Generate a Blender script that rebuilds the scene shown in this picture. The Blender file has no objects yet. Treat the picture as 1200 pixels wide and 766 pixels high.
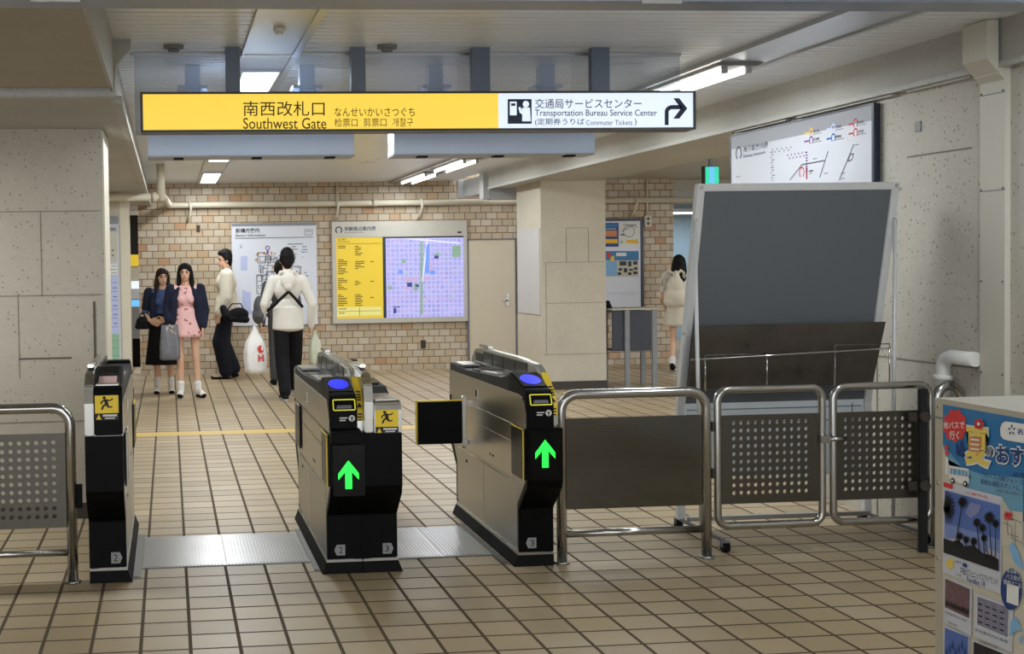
import bpy, bmesh, math, random
from mathutils import Vector, Matrix
random.seed(7)
C = bpy.context.scene.collection
SC = bpy.context.scene
PI = math.pi

# ------------------------------------------------------------------ camera
F_PX, CX, CY = 1500.0, 344.0, 354.4
YAW, PITCH, ROLL, CAM_H = 0.0970, 0.0305, -0.0156, 1.6
def _rot(yaw, pitch, roll):
    A = Matrix(((math.cos(yaw), -math.sin(yaw), 0), (0, 0, -1), (math.sin(yaw), math.cos(yaw), 0)))
    B = Matrix(((1, 0, 0), (0, math.cos(pitch), -math.sin(pitch)), (0, math.sin(pitch), math.cos(pitch))))
    D = Matrix(((math.cos(roll), -math.sin(roll), 0), (math.sin(roll), math.cos(roll), 0), (0, 0, 1)))
    return D @ B @ A
CM = _rot(YAW, PITCH, ROLL)
cam_data = bpy.data.cameras.new('camera')
cam = bpy.data.objects.new('camera', cam_data)
C.objects.link(cam)
cam_data.sensor_width = 36.0
cam_data.lens = F_PX * 36.0 / 1200.0
cam_data.shift_x = (600.0 - CX) / 1200.0
cam_data.shift_y = (CY - 383.0) / 1200.0
cam_data.clip_start = 0.05
r0, r1, r2 = CM[0], -CM[1], -CM[2]
cam.matrix_world = Matrix(((r0[0], r1[0], r2[0], 0), (r0[1], r1[1], r2[1], 0), (r0[2], r1[2], r2[2], CAM_H), (0, 0, 0, 1)))
SC.camera = cam

# ------------------------------------------------------------------ world, exposure
SC.view_settings.view_transform = 'Standard'
SC.view_settings.look = 'None'
SC.view_settings.gamma = 1.0
SC.view_settings.use_curve_mapping = False
SC.view_settings.exposure = 0.0
W = bpy.data.worlds.new('world')
SC.world = W
W.use_nodes = True
W.node_tree.nodes['Background'].inputs[0].default_value = (0.92, 0.96, 1.0, 1)
W.node_tree.nodes['Background'].inputs[1].default_value = 2.6

LAMP_COL = (0.90, 0.965, 1.0)
def area(name, loc, sx, sy, power, col=LAMP_COL, parent=None):
    l = bpy.data.lights.new(name, 'AREA')
    l.shape = 'RECTANGLE'; l.size = sx; l.size_y = sy; l.energy = power; l.color = col
    o = bpy.data.objects.new(name, l); C.objects.link(o)
    o.location = loc
    if parent:
        o.parent = parent
    return o
# lamp rows (world X, world Y centre, length, power W)
LEFT_LAMPS = [(0.2, 1.2, 5), (3.0, 1.2, 7), (8.35, 1.2, 30), (11.2, 1.2, 30), (13.85, 1.2, 30), (17.3, 1.9, 34)]  # entries nearest the camera are unseen, added to fill the foreground
RIGHT_LAMPS = [(0.2, 1.25, 5), (4.7, 1.25, 30), (8.15, 1.25, 24), (10.2, 1.25, 27), (12.6, 1.25, 27), (15.2, 1.6, 28), (17.45, 1.7, 28)]  # lamps before the gates are out of view, added to brighten the near floor
HALL_LAMPS = [(-3.2, 12.5, 2.6, 50), (-2.5, 19.8, 2.6, 45), (8.4, 12.6, 2.7, 45), (9.75, 22.6, 2.44, 40), (9.2, 16.6, 2.7, 34), (-2.3, 6.9, 2.6, 46)]

# ------------------------------------------------------------------ pixel helpers for flat artwork (image taken as 1200x766)
O3 = Vector((0, 0, CAM_H))
CMT = CM.transposed()
def ray(x, y): return CMT @ Vector(((x - CX) / F_PX, (y - CY) / F_PX, 1.0))
def on_y(x, y, Y): d = ray(x, y); return O3 + d * (Y / d.y)
def on_x(x, y, X): d = ray(x, y); return O3 + d * (X / d.x)

# ------------------------------------------------------------------ materials
def lin(c):
    return tuple((v / 255 / 12.92) if v / 255 <= 0.04045 else ((v / 255 + 0.055) / 1.055) ** 2.4 for v in c)
class NT:
    def __init__(s, name):
        s.mat = bpy.data.materials.new(name); s.mat.use_nodes = True
        s.t = s.mat.node_tree; s.t.nodes.clear()
        s.out = s.t.nodes.new('ShaderNodeOutputMaterial')
    def n(s, typ, **kw):
        nd = s.t.nodes.new(typ)
        for k, v in kw.items(): setattr(nd, k, v)
        return nd
    def put(s, sock, v):
        if hasattr(v, 'is_output'): s.t.links.new(v, sock)
        elif v is not None: sock.default_value = v
    def m(s, op, a, b=None, c=None):
        nd = s.n('ShaderNodeMath', operation=op)
        for i, v in enumerate((a, b, c)):
            if v is not None: s.put(nd.inputs[i], v)
        return nd.outputs[0]
    def mix(s, f, a, b):
        nd = s.n('ShaderNodeMix', data_type='RGBA')
        s.put(nd.inputs[0], f)
        for i, v in ((6, a), (7, b)):
            s.put(nd.inputs[i], (*v, 1) if isinstance(v, tuple) and len(v) == 3 else v)
        return nd.outputs[2]
    def ramp(s, f, stops, const=False):
        nd = s.n('ShaderNodeValToRGB'); cr = nd.color_ramp
        if const: cr.interpolation = 'CONSTANT'
        while len(cr.elements) < len(stops): cr.elements.new(0.5)
        for e, (p, c) in zip(cr.elements, stops): e.position = p; e.color = (*c, 1)
        s.put(nd.inputs[0], f); return nd.outputs[0]
    def coord(s):
        tc = s.n('ShaderNodeTexCoord'); return tc.outputs['Object']
    def geo(s):
        g = s.n('ShaderNodeNewGeometry'); return g.outputs['Position']
    def sep(s, v):
        nd = s.n('ShaderNodeSeparateXYZ'); s.put(nd.inputs[0], v); return nd.outputs
    def comb(s, x, y, z=0.0):
        nd = s.n('ShaderNodeCombineXYZ')
        for i, v in enumerate((x, y, z)): s.put(nd.inputs[i], v)
        return nd.outputs[0]
    def noise(s, vec, scale, detail=3.0, rough=0.55):
        nd = s.n('ShaderNodeTexNoise'); s.put(nd.inputs['Vector'], vec)
        nd.inputs['Scale'].default_value = scale; nd.inputs['Detail'].default_value = detail; nd.inputs['Roughness'].default_value = rough
        return nd.outputs['Fac']
    def white(s, vec):
        nd = s.n('ShaderNodeTexWhiteNoise', noise_dimensions='3D'); s.put(nd.inputs['Vector'], vec); return nd.outputs['Value']
    def bump(s, h, strength=0.3, dist=0.01):
        nd = s.n('ShaderNodeBump'); nd.inputs['Strength'].default_value = strength; nd.inputs['Distance'].default_value = dist
        s.put(nd.inputs['Height'], h); return nd.outputs[0]
    def bsdf(s, col, rough=0.5, metal=0.0, normal=None, spec=0.5, emit=None, estr=0.0, alpha=None):
        b = s.n('ShaderNodeBsdfPrincipled')
        s.put(b.inputs['Base Color'], (*col, 1) if isinstance(col, tuple) and len(col) == 3 else col)
        s.put(b.inputs['Roughness'], rough); s.put(b.inputs['Metallic'], metal)
        b.inputs['Specular IOR Level'].default_value = spec
        if normal is not None: s.put(b.inputs['Normal'], normal)
        if emit is not None:
            s.put(b.inputs['Emission Color'], (*emit, 1) if isinstance(emit, tuple) and len(emit) == 3 else emit)
            b.inputs['Emission Strength'].default_value = estr
        if alpha is not None: s.put(b.inputs['Alpha'], alpha)
        s.t.links.new(b.outputs[0], s.out.inputs[0]); return b

def plain(name, rgb, rough=0.5, metal=0.0, var=0.08, scale=12.0, bump=0.0, spec=0.5):
    """colour with a faint procedural mottling"""
    t = NT(name); p = t.coord()
    nz = t.noise(p, scale)
    c = lin(rgb)
    lo = tuple(v * (1 - var) for v in c); hi = tuple(min(1, v * (1 + var)) for v in c)
    col = t.mix(nz, lo, hi)
    rr = t.m('ADD', t.m('MULTIPLY', nz, 0.12), rough - 0.06)
    nm = t.bump(t.noise(p, scale * 6), bump, 0.004) if bump else None
    t.bsdf(col, rr, metal, nm, spec); return t.mat
def glow(name, rgb, strength, base=None):
    t = NT(name); p = t.coord(); c = lin(rgb)
    nz = t.noise(p, 3.0)
    col = t.mix(nz, tuple(v * .96 for v in c), c)
    t.bsdf(tuple(v * 0.5 for v in c), 0.4, emit=col, estr=strength); return t.mat

def tile_floor():
    t = NT('floor_tiles'); p = t.geo(); x, y, z = t.sep(p)[:3]
    S = 0.2077
    u = t.m('DIVIDE', t.m('ADD', x, 0.1443), S); v = t.m('DIVIDE', t.m('SUBTRACT', y, 5.311), S)
    fu, fv = t.m('FRACT', u), t.m('FRACT', v)
    du = t.m('SUBTRACT', 0.5, t.m('ABSOLUTE', t.m('SUBTRACT', fu, 0.5)))
    dv = t.m('SUBTRACT', 0.5, t.m('ABSOLUTE', t.m('SUBTRACT', fv, 0.5)))
    gu = t.m('LESS_THAN', du, 0.038); gv = t.m('LESS_THAN', dv, 0.038)
    g = t.m('MAXIMUM', gu, gv)
    cell = t.comb(t.m('FLOOR', u), t.m('FLOOR', v), 1.0)
    wn = t.white(cell)
    base = t.ramp(wn, [(0.0, lin((172, 153, 122))), (0.5, lin((187, 166, 131))), (1.0, lin((197, 179, 150)))])
    st = t.noise(p, 0.8, 4)
    base = t.mix(t.m('MULTIPLY', t.m('SUBTRACT', 1.0, st), 0.42), base, lin((128, 112, 92)))
    sp = t.noise(p, 60, 2)
    base = t.mix(t.m('MULTIPLY', sp, 0.16), base, lin((120, 98, 72)))
    col = t.mix(g, base, lin((84, 70, 54)))
    rough = t.m('ADD', t.m('MULTIPLY', g, 0.5), t.m('ADD', 0.33, t.m('MULTIPLY', st, 0.18)))
    t.bsdf(col, rough, 0, t.bump(t.m('SUBTRACT', 1.0, g), 0.25, 0.002), 0.38)
    return t.mat
def brick_wall():
    t = NT('brick_tiles'); p = t.geo(); x, y, z = t.sep(p)[:3]
    WB, HB = 0.1625, 0.1015
    xx = t.m('ADD', x, y)
    r = t.m('DIVIDE', t.m('SUBTRACT', z, 0.084), HB); row = t.m('FLOOR', r); fr = t.m('FRACT', r)
    off = t.m('MULTIPLY', t.m('FLOORED_MODULO', row, 2.0), 0.5)
    c = t.m('ADD', t.m('DIVIDE', xx, WB), off); col_i = t.m('FLOOR', c); fc = t.m('FRACT', c)
    dr = t.m('SUBTRACT', 0.5, t.m('ABSOLUTE', t.m('SUBTRACT', fr, 0.5)))
    dc = t.m('SUBTRACT', 0.5, t.m('ABSOLUTE', t.m('SUBTRACT', fc, 0.5)))
    g = t.m('MAXIMUM', t.m('LESS_THAN', dr, 0.05), t.m('LESS_THAN', dc, 0.03))
    w = t.white(t.comb(col_i, row, 3.0))
    col = t.ramp(w, [(0.0, lin((204, 192, 172))), (0.16, lin((188, 172, 150))), (0.34, lin((198, 180, 154))), (0.5, lin((208, 196, 178))),
                     (0.64, lin((192, 176, 152))), (0.80, lin((200, 176, 146))), (0.92, lin((196, 164, 130))), (0.975, lin((190, 148, 112)))], True)
    nz = t.noise(p, 38, 3)
    col = t.mix(t.m('MULTIPLY', nz, 0.35), col, lin((160, 138, 112)))
    col = t.mix(g, col, lin((112, 92, 72)))
    t.bsdf(col, t.m('ADD', 0.42, t.m('MULTIPLY', g, 0.4)), 0, t.bump(t.m('SUBTRACT', 1.0, g), 0.4, 0.004), 0.4)
    return t.mat
def concrete(name, rgb, pits=1.0, rough=0.6):
    t = NT(name); p = t.geo()
    a = t.noise(p, 1.4, 5); b = t.noise(p, 28, 4)
    c = lin(rgb)
    col = t.mix(a, tuple(v * .70 for v in c), tuple(min(1, v * 1.2) for v in c))
    col = t.mix(t.m('MULTIPLY', b, 0.5), col, tuple(v * .68 for v in c))
    gr_ = t.noise(p, 130, 2); col = t.mix(t.m('MULTIPLY', t.m('GREATER_THAN', gr_, 0.60), 0.35), col, tuple(v * .6 for v in c))
    vo = t.n('ShaderNodeTexVoronoi'); t.put(vo.inputs['Vector'], p); vo.inputs['Scale'].default_value = 32
    keep = t.m('GREATER_THAN', t.sep(vo.outputs['Color'])[0], 0.5)
    size = t.m('ADD', 0.10, t.m('MULTIPLY', t.sep(vo.outputs['Color'])[1], 0.16))
    pit = t.m('MULTIPLY', t.m('MULTIPLY', t.m('LESS_THAN', vo.outputs['Distance'], size), keep), pits)
    col = t.mix(t.m('MULTIPLY', pit, 0.75), col, lin((96, 86, 70)))
    h = t.m('SUBTRACT', b, t.m('MULTIPLY', pit, 1.0))
    t.bsdf(col, rough, 0, t.bump(h, 0.25, 0.006), 0.35)
    return t.mat
def brushed(name, rgb, rough=0.3, vert=False):
    t = NT(name); p = t.geo(); x, y, z = t.sep(p)[:3]
    v = t.comb(t.m('MULTIPLY', t.m('ADD', x, y), 90.0 if vert else 3.0), 0.0, t.m('MULTIPLY', z, 3.0 if vert else 160.0))
    nz = t.noise(v, 1.0, 3)
    c = lin(rgb)
    col = t.mix(nz, tuple(q * .84 for q in c), c)
    t.bsdf(col, t.m('ADD', rough - .06, t.m('MULTIPLY', nz, .14)), 1.0, t.bump(nz, 0.05, 0.002)); return t.mat
def glass_mat(name, tint, haze):
    t = NT(name)
    tr = t.n('ShaderNodeBsdfTransparent'); tr.inputs[0].default_value = (*tint, 1)
    gl = t.n('ShaderNodeBsdfGlossy'); gl.inputs['Roughness'].default_value = 0.06
    df = t.n('ShaderNodeBsdfDiffuse'); nz = t.noise(t.geo(), 2.2, 4)
    t.put(df.inputs[0], t.mix(nz, lin((176, 186, 206)), lin((200, 206, 216))))
    a = t.n('ShaderNodeMixShader'); a.inputs[0].default_value = haze
    t.t.links.new(tr.outputs[0], a.inputs[1]); t.t.links.new(df.outputs[0], a.inputs[2])
    lw = t.n('ShaderNodeLayerWeight'); lw.inputs[0].default_value = 0.35
    b = t.n('ShaderNodeMixShader'); t.put(b.inputs[0], t.m('ADD', 0.05, t.m('MULTIPLY', lw.outputs['Fresnel'], 0.5)))
    t.t.links.new(a.outputs[0], b.inputs[1]); t.t.links.new(gl.outputs[0], b.inputs[2])
    t.t.links.new(b.outputs[0], t.out.inputs[0]); return t.mat
def city_map():
    t = NT('city_map_screen'); p = t.geo(); x, y, z = t.sep(p)[:3]
    def grid(sc_x, sc_z, w):
        u = t.m('MULTIPLY', x, sc_x); v = t.m('MULTIPLY', z, sc_z)
        du = t.m('LESS_THAN', t.m('FRACT', u), w); dv = t.m('LESS_THAN', t.m('FRACT', v), w)
        return t.m('MAXIMUM', du, dv), t.white(t.comb(t.m('FLOOR', u), t.m('FLOOR', v), 2.0))
    g1, w1 = grid(15.0, 14.5, 0.26); g2, w2 = grid(47.0, 41.0, 0.3)
    col = t.ramp(w1, [(0.0, lin((176, 172, 238))), (0.35, lin((166, 164, 232))), (0.6, lin((190, 184, 240))), (0.78, lin((196, 176, 224))), (0.93, lin((168, 186, 232))), (0.97, lin((176, 200, 190)))], True)
    dark = t.m('MULTIPLY', t.m('GREATER_THAN', w2, 0.62), 0.45)
    col = t.mix(dark, col, lin((116, 116, 190)))
    col = t.mix(t.m('MULTIPLY', g2, 0.35), col, lin((200, 198, 252)))
    col = t.mix(g1, col, lin((206, 204, 255)))
    t.bsdf(tuple(v * .3 for v in lin((170, 170, 230))), 0.3, emit=col, estr=0.80); return t.mat
def flower_cloth():
    t = NT('pink_print'); p = t.coord()
    vo = t.n('ShaderNodeTexVoronoi'); t.put(vo.inputs['Vector'], p); vo.inputs['Scale'].default_value = 14
    k = t.m('LESS_THAN', vo.outputs['Distance'], 0.24)
    t.bsdf(t.mix(t.m('MULTIPLY', k, 0.8), lin((238, 190, 188)), lin((150, 70, 86))), 0.8); return t.mat

M = {}
M['floor'] = tile_floor(); M['brick'] = brick_wall()
M['conc_left'] = concrete('pitted_concrete', (196, 188, 172), 1.0)
M['conc_mid'] = concrete('pale_concrete', (204, 195, 177), 0.5)
M['conc_wall'] = concrete('wall_concrete', (204, 199, 188), 0.8)
M['soffit'] = concrete('soffit_plaster', (184, 177, 160), 0.0, 0.7)
M['beam'] = concrete('beam_plaster', (188, 186, 180), 0.25, 0.6)
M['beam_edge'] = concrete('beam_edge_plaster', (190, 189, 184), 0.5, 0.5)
M['slat'] = plain('ceiling_slat', (234, 238, 242), 0.30, 0.0, 0.02, 1)
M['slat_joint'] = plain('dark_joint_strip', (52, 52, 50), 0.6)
M['seam'] = plain('cast_joint', (138, 130, 114), 0.8)
M['seam_dark'] = plain('board_mark', (96, 88, 74), 0.8)
M['void'] = plain('dark_void', (40, 40, 38), 0.9)
M['ceil_plain'] = plain('plain_ceiling', (186, 182, 170), 0.5, 0, 0.05, 2)
M['skirt'] = plain('dark_skirting', (58, 50, 44), 0.6)
M['steel'] = brushed('brushed_steel', (190, 188, 182), 0.28)
M['steel_gate'] = brushed('gate_steel', (196, 190, 178), 0.30)
M['steel_lo'] = brushed('gate_steel_lower', (186, 182, 172), 0.34, True)
M['steel_dark'] = brushed('smoked_steel', (116, 116, 114), 0.07)
M['perf'] = brushed('perforated_steel', (100, 97, 90), 0.42, True)
M['tube'] = plain('steel_tube', (184, 184, 182), 0.2, 1.0, 0.05, 8)
M['chrome'] = plain('chrome', (220, 220, 220), 0.12, 1.0, 0.03)
M['alu'] = plain('aluminium', (190, 192, 194), 0.34, 0.9, 0.06, 6)
M['tread'] = plain('tread_aluminium', (158, 158, 158), 0.30, 0.9, 0.08, 5)
M['tread_side'] = plain('dull_grey_plate', (108, 106, 104), 0.5, 0.5, 0.1, 5)
M['black'] = plain('black_plastic', (6, 7, 8), 0.45, 0, 0.1, 8, 0, 0.1)
M['black_gloss'] = plain('black_glass', (7, 8, 9), 0.22, 0, 0.05, 8, 0, 0.2)
M['black_matte'] = plain('black_rubber', (14, 14, 15), 0.7, 0, 0.1, 8, 0, 0.2)
M['deck'] = plain('dark_grey_plastic', (34, 35, 37), 0.5, 0, 0.08, 12, 0, 0.25)
M['window_dark'] = plain('dark_window', (26, 27, 30), 0.3, 0, 0.08, 12, 0, 0.2)
M['yellow'] = plain('yellow_edge', (236, 206, 44), 0.45)
M['lime'] = glow('slot_outline', (236, 232, 70), 0.55)
M['blue_glow'] = glow('reader_glow', (10, 30, 255), 0.95)
M['blue_ring'] = glow('reader_ring', (40, 60, 255), 0.8)
M['green_glow'] = glow('arrow_glow', (36, 255, 74), 1.5)
M['sticker_yellow'] = plain('sticker_yellow', (255, 216, 36), 0.4)
M['sticker_white'] = plain('sticker_white', (225, 225, 222), 0.5)
M['sticker_pink'] = plain('sticker_pink', (214, 178, 176), 0.5)
M['ink'] = plain('ink', (30, 28, 28), 0.6)
M['ink_grey'] = plain('ink_grey', (110, 110, 120), 0.6)
M['badge'] = plain('badge_grey', (150, 152, 152), 0.5)
M['sign_yellow'] = glow('sign_yellow', (252, 216, 80), 0.86)
M['sign_white'] = glow('sign_white', (226, 238, 255), 0.92)
M['sign_ink_brown'] = plain('sign_ink_brown', (66, 48, 12), 0.6)
M['sign_ink_blue'] = plain('sign_ink_blue', (44, 54, 82), 0.6)
M['sign_frame'] = plain('sign_frame', (66, 66, 68), 0.4, 0.3)
M['post'] = plain('sign_post_grey', (104, 114, 130), 0.4, 0.3)
M['box_back'] = plain('pale_blue_sheet', (214, 230, 254), 0.2, 0.0, 0.03, 2, 0, 1.0)
M['grey_paint'] = plain('grey_paint', (176, 178, 180), 0.45)
M['grey_mid'] = plain('mid_grey', (128, 130, 132), 0.5); M['sign_case'] = plain('sign_case_grey', (138, 146, 162), 0.35, 0.4)
M['lamp'] = glow('lamp_tube', (255, 252, 242), 7.0)
M['casing'] = plain('casing_sheet', (204, 200, 188), 0.5, 0, 0.05, 3)
M['pipe'] = plain('cream_pipe', (214, 206, 186), 0.42, 0, 0.05, 4)
M['door'] = plain('cream_door', (206, 194, 172), 0.5, 0, 0.05, 3)
M['paper'] = plain('white_paper', (196, 199, 208), 0.55, 0, 0.03, 3)
M['sheet_dim'] = plain('dim_sheet', (190, 186, 184), 0.6)
M['board_white'] = plain('board_white', (222, 226, 238), 0.5, 0, 0.03, 3)
M['paper_grey'] = plain('grey_strip', (140, 142, 150), 0.5)
M['board_frame'] = plain('board_frame', (196, 192, 182), 0.4, 0.2, 0.04, 3)
M['panel_yellow'] = glow('backlit_yellow', (240, 206, 58), 0.55)
M['panel_cream'] = glow('backlit_cream', (240, 230, 140), 0.55)
M['city'] = city_map()
M['map_street'] = glow('map_street', (214, 212, 255), 0.8)
M['map_green'] = glow('map_green', (150, 186, 160), 0.5)
M['map_blue'] = glow('map_blue', (120, 160, 250), 0.6)
M['map_dark'] = glow('map_dark', (70, 78, 150), 0.4)
M['map_red'] = glow('map_red', (206, 178, 220), 0.6)
M['navy_frame'] = plain('navy_frame', (48, 54, 70), 0.4, 0.2)
M['red_ink'] = plain('red_ink', (196, 56, 70), 0.6); M['purple_ink'] = plain('purple_ink', (130, 70, 150), 0.6)
M['blue_ink'] = plain('blue_ink', (40, 110, 190), 0.6); M['yellow_ink'] = plain('yellow_ink', (238, 186, 50), 0.6)
M['orange_ink'] = plain('orange_ink', (214, 150, 80), 0.6); M['lav_ink'] = plain('lavender_ink', (188, 196, 236), 0.6)
M['green_ink'] = plain('green_ink', (150, 190, 160), 0.6)
M['stand_grey'] = plain('stand_grey', (222, 224, 226), 0.45, 0.2)
M['stand_dark'] = plain('stand_dark_panel', (100, 105, 110), 0.55, 0, 0.06, 2)
M['smoked'] = plain('smoked_acrylic', (78, 71, 64), 0.3, 0, 0.5, 7)
M['stand_low'] = plain('stand_low_panel', (214, 220, 226), 0.5)
M['desk_navy'] = plain('desk_navy', (44, 48, 58), 0.5)
M['desk_top'] = plain('desk_top', (176, 172, 150), 0.4)
M['beige_board'] = plain('beige_laminate', (176, 169, 151), 0.5, 0, 0.06, 10)
M['glass'] = glass_mat('hanging_glass', (0.90, 0.93, 0.97), 0.16)
M['blue_tile'] = plain('blue_grey_tile', (150, 176, 196), 0.4, 0, 0.1, 8)
M['exit_green'] = glow('exit_green', (40, 214, 170), 0.9); M['exit_blue'] = glow('exit_blue', (110, 190, 250), 0.9)
M['poster_blue'] = plain('poster_blue', (44, 114, 168), 0.45, 0, 0.05, 3); M['poster_sky'] = plain('poster_sky', (108, 160, 190), 0.45)
M['poster_cream'] = plain('poster_cream', (200, 194, 176), 0.45)
M['poster_red'] = plain('poster_red', (206, 56, 56), 0.5); M['poster_orange'] = plain('poster_orange', (206, 132, 82), 0.5)
M['poster_gold'] = plain('poster_gold', (222, 196, 96), 0.5); M['poster_navy'] = plain('poster_navy', (30, 62, 122), 0.5)
M['photo_sky'] = plain('photo_sky', (84, 110, 178), 0.4, 0, 0.25, 9); M['photo_dark'] = plain('photo_dark', (22, 24, 32), 0.4)
M['photo_brown'] = plain('photo_brown', (110, 82, 88), 0.4, 0, 0.5, 60); M['photo_grey'] = plain('photo_grey', (130, 128, 148), 0.4, 0, 0.5, 70)
M['photo_cloud'] = plain('photo_cloud', (128, 136, 180), 0.4)
M['photo_mid'] = plain('photo_mid', (122, 142, 194), 0.4, 0, 0.2, 9); M['photo_low'] = plain('photo_low', (176, 172, 190), 0.4, 0, 0.2, 12)
M['water'] = plain('water_blue', (128, 178, 220), 0.5)
M['skin'] = plain('skin', (222, 178, 150), 0.5, 0, 0.05, 10)
M['hair'] = plain('black_hair', (20, 18, 18), 0.65, 0, 0.3, 60, 0.4, 0.2); M['hair_brown'] = plain('dark_brown_hair', (46, 36, 31), 0.65, 0, 0.3, 60, 0.4, 0.2)
def cloth(n, rgb): return plain(n, rgb, 0.85, 0, 0.1, 30, 0.15, 0.2)
M['white_cloth'] = cloth('white_cloth', (226, 222, 214)); M['cream_cloth'] = cloth('cream_cloth', (222, 214, 196))
M['black_cloth'] = cloth('black_cloth', (26, 26, 30)); M['navy_cloth'] = cloth('navy_cloth', (34, 38, 56)); M['dark_navy'] = cloth('dark_navy_cloth', (27, 29, 38))
M['blue_cloth'] = cloth('blue_cloth', (72, 88, 132)); M['grey_cloth'] = cloth('grey_cloth', (88, 88, 92)); M['brown_cloth'] = cloth('brown_grey_cloth', (86, 76, 74))
M['pink'] = flower_cloth(); M['sock'] = cloth('white_sock', (232, 230, 226)); M['eye'] = plain('dark_eye', (30, 24, 22), 0.2); M['lip'] = plain('lip', (190, 112, 104), 0.5)
M['plastic_white'] = plain('white_plastic_film', (236, 234, 232), 0.3, 0, 0.06, 20); M['plastic_grey'] = plain('grey_plastic_film', (112, 112, 118), 0.2, 0, 0.3, 18)
M['clear_bag'] = plain('pale_green_plastic', (196, 200, 176), 0.2, 0, 0.15, 20)
M['shoe_tan'] = cloth('tan_shoe', (176, 160, 138))
M['faded_yellow'] = plain('faded_yellow_tape', (212, 178, 92), 0.45, 0, 0.12, 6)

# ------------------------------------------------------------------ mesh builder
class MB:
    def __init__(s, mat=None, T=None):
        s.v = []; s.f = []; s.mi = []; s.sm = []; s.mats = []; s.cur = 0; s.T = T
        if mat: s.use(mat)
    def use(s, mat):
        mat = M[mat] if isinstance(mat, str) else mat
        if mat not in s.mats: s.mats.append(mat)
        s.cur = s.mats.index(mat); return s
    def add(s, pts, faces, smooth=False):
        b = len(s.v)
        for p in pts:
            p = Vector(p)
            s.v.append(s.T @ p if s.T else p)
        for f in faces:
            s.f.append([b + i for i in f]); s.mi.append(s.cur); s.sm.append(smooth)
        return s
    def poly(s, pts): return s.add(pts, [list(range(len(pts)))])
    def box(s, x0, x1, y0, y1, z0, z1):
        p = [(x, y, z) for z in (z0, z1) for y in (y0, y1) for x in (x0, x1)]
        return s.add(p, [(0, 2, 3, 1), (4, 5, 7, 6), (0, 1, 5, 4), (2, 6, 7, 3), (0, 4, 6, 2), (1, 3, 7, 5)])
    def hexa(s, a, b):
        """solid between two matching loops"""
        n = len(a)
        fs = [list(range(n))[::-1], [n + i for i in range(n)]]
        for i in range(n): fs.append([i, (i + 1) % n, n + (i + 1) % n, n + i])
        return s.add(list(a) + list(b), fs)
    def prism_x(s, prof, x0, x1): return s.hexa([(x0, y, z) for y, z in prof], [(x1, y, z) for y, z in prof])
    def prism_y(s, prof, y0, y1): return s.hexa([(x, y0, z) for x, z in prof], [(x, y1, z) for x, z in prof])
    def prism_z(s, prof, z0, z1): return s.hexa([(x, y, z0) for x, y in prof], [(x, y, z1) for x, y in prof])
    def tube(s, path, r, seg=12, closed=False):
        path = [Vector(p) for p in path]; n = len(path); rs = r if isinstance(r, (list, tuple)) else [r] * n
        pts = []; up = None
        for i, p in enumerate(path):
            if closed: d = (path[(i + 1) % n] - path[i - 1]).normalized()
            else:
                d = Vector((0, 0, 0))
                if i > 0: d += (p - path[i - 1]).normalized()
                if i < n - 1: d += (path[i + 1] - p).normalized()
                d.normalize()
            if up is None:
                up = Vector((0, 0, 1)) if abs(d.z) < .9 else Vector((1, 0, 0))
            a = d.cross(up)
            if a.length < 1e-6: a = d.cross(Vector((1, 0, 0)))
            a.normalize(); b = a.cross(d).normalized(); up = b
            for k in range(seg):
                t = 2 * PI * k / seg; pts.append(p + (a * math.cos(t) + b * math.sin(t)) * rs[i])
        fs = []
        for i in range(n if closed else n - 1):
            j = (i + 1) % n
            for k in range(seg): fs.append((i * seg + k, i * seg + (k + 1) % seg, j * seg + (k + 1) % seg, j * seg + k))
        s.add(pts, fs, True)
        if not closed:
            b = len(s.v) - len(pts)
            for base, rev in ((0, True), ((n - 1) * seg, False)):
                ring = [b + base + k for k in range(seg)]
                s.f.append(ring[::-1] if rev else ring); s.mi.append(s.cur); s.sm.append(False)
        return s
    def cyl(s, p0, p1, r, seg=16): return s.tube([p0, p1], r, seg)
    def ell(s, c, r, R=None, seg=16, rings=10):
        c = Vector(c); r = (r, r, r) if not isinstance(r, (tuple, list)) else r
        pts = []; fs = []
        for i in range(rings + 1):
            ph = PI * i / rings
            for k in range(seg):
                th = 2 * PI * k / seg
                q = Vector((r[0] * math.sin(ph) * math.cos(th), r[1] * math.sin(ph) * math.sin(th), r[2] * math.cos(ph)))
                pts.append(c + (R @ q if R else q))
        for i in range(rings):
            for k in range(seg): fs.append((i * seg + k, (i + 1) * seg + k, (i + 1) * seg + (k + 1) % seg, i * seg + (k + 1) % seg))
        return s.add(pts, fs, True)
    def loft(s, rings, caps=True, smooth=True):
        n = len(rings[0]); pts = [p for r in rings for p in r]; fs = []
        for i in range(len(rings) - 1):
            for k in range(n): fs.append((i * n + k, i * n + (k + 1) % n, (i + 1) * n + (k + 1) % n, (i + 1) * n + k))
        s.add(pts, fs, smooth)
        if caps:
            b = len(s.v) - len(pts)
            s.f.append([b + k for k in range(n)][::-1]); s.mi.append(s.cur); s.sm.append(False)
            s.f.append([b + (len(rings) - 1) * n + k for k in range(n)]); s.mi.append(s.cur); s.sm.append(False)
        return s
    def disc(s, c, u, v, ru, rv, n=28):
        c, u, v = Vector(c), Vector(u), Vector(v)
        return s.poly([c + u * (ru * math.cos(2 * PI * i / n)) + v * (rv * math.sin(2 * PI * i / n)) for i in range(n)])
    def ring(s, c, u, v, ro, ri, n=28, a0=0.0, a1=2 * PI, ko=1.0):
        c, u, v = Vector(c), Vector(u), Vector(v)
        pts = []
        for i in range(n + 1):
            t = a0 + (a1 - a0) * i / n
            d = u * math.cos(t) + v * (ko * math.sin(t)); pts += [c + d * ro, c + d * ri]
        return s.add(pts, [(2 * i, 2 * i + 2, 2 * i + 3, 2 * i + 1) for i in range(n)])
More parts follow.
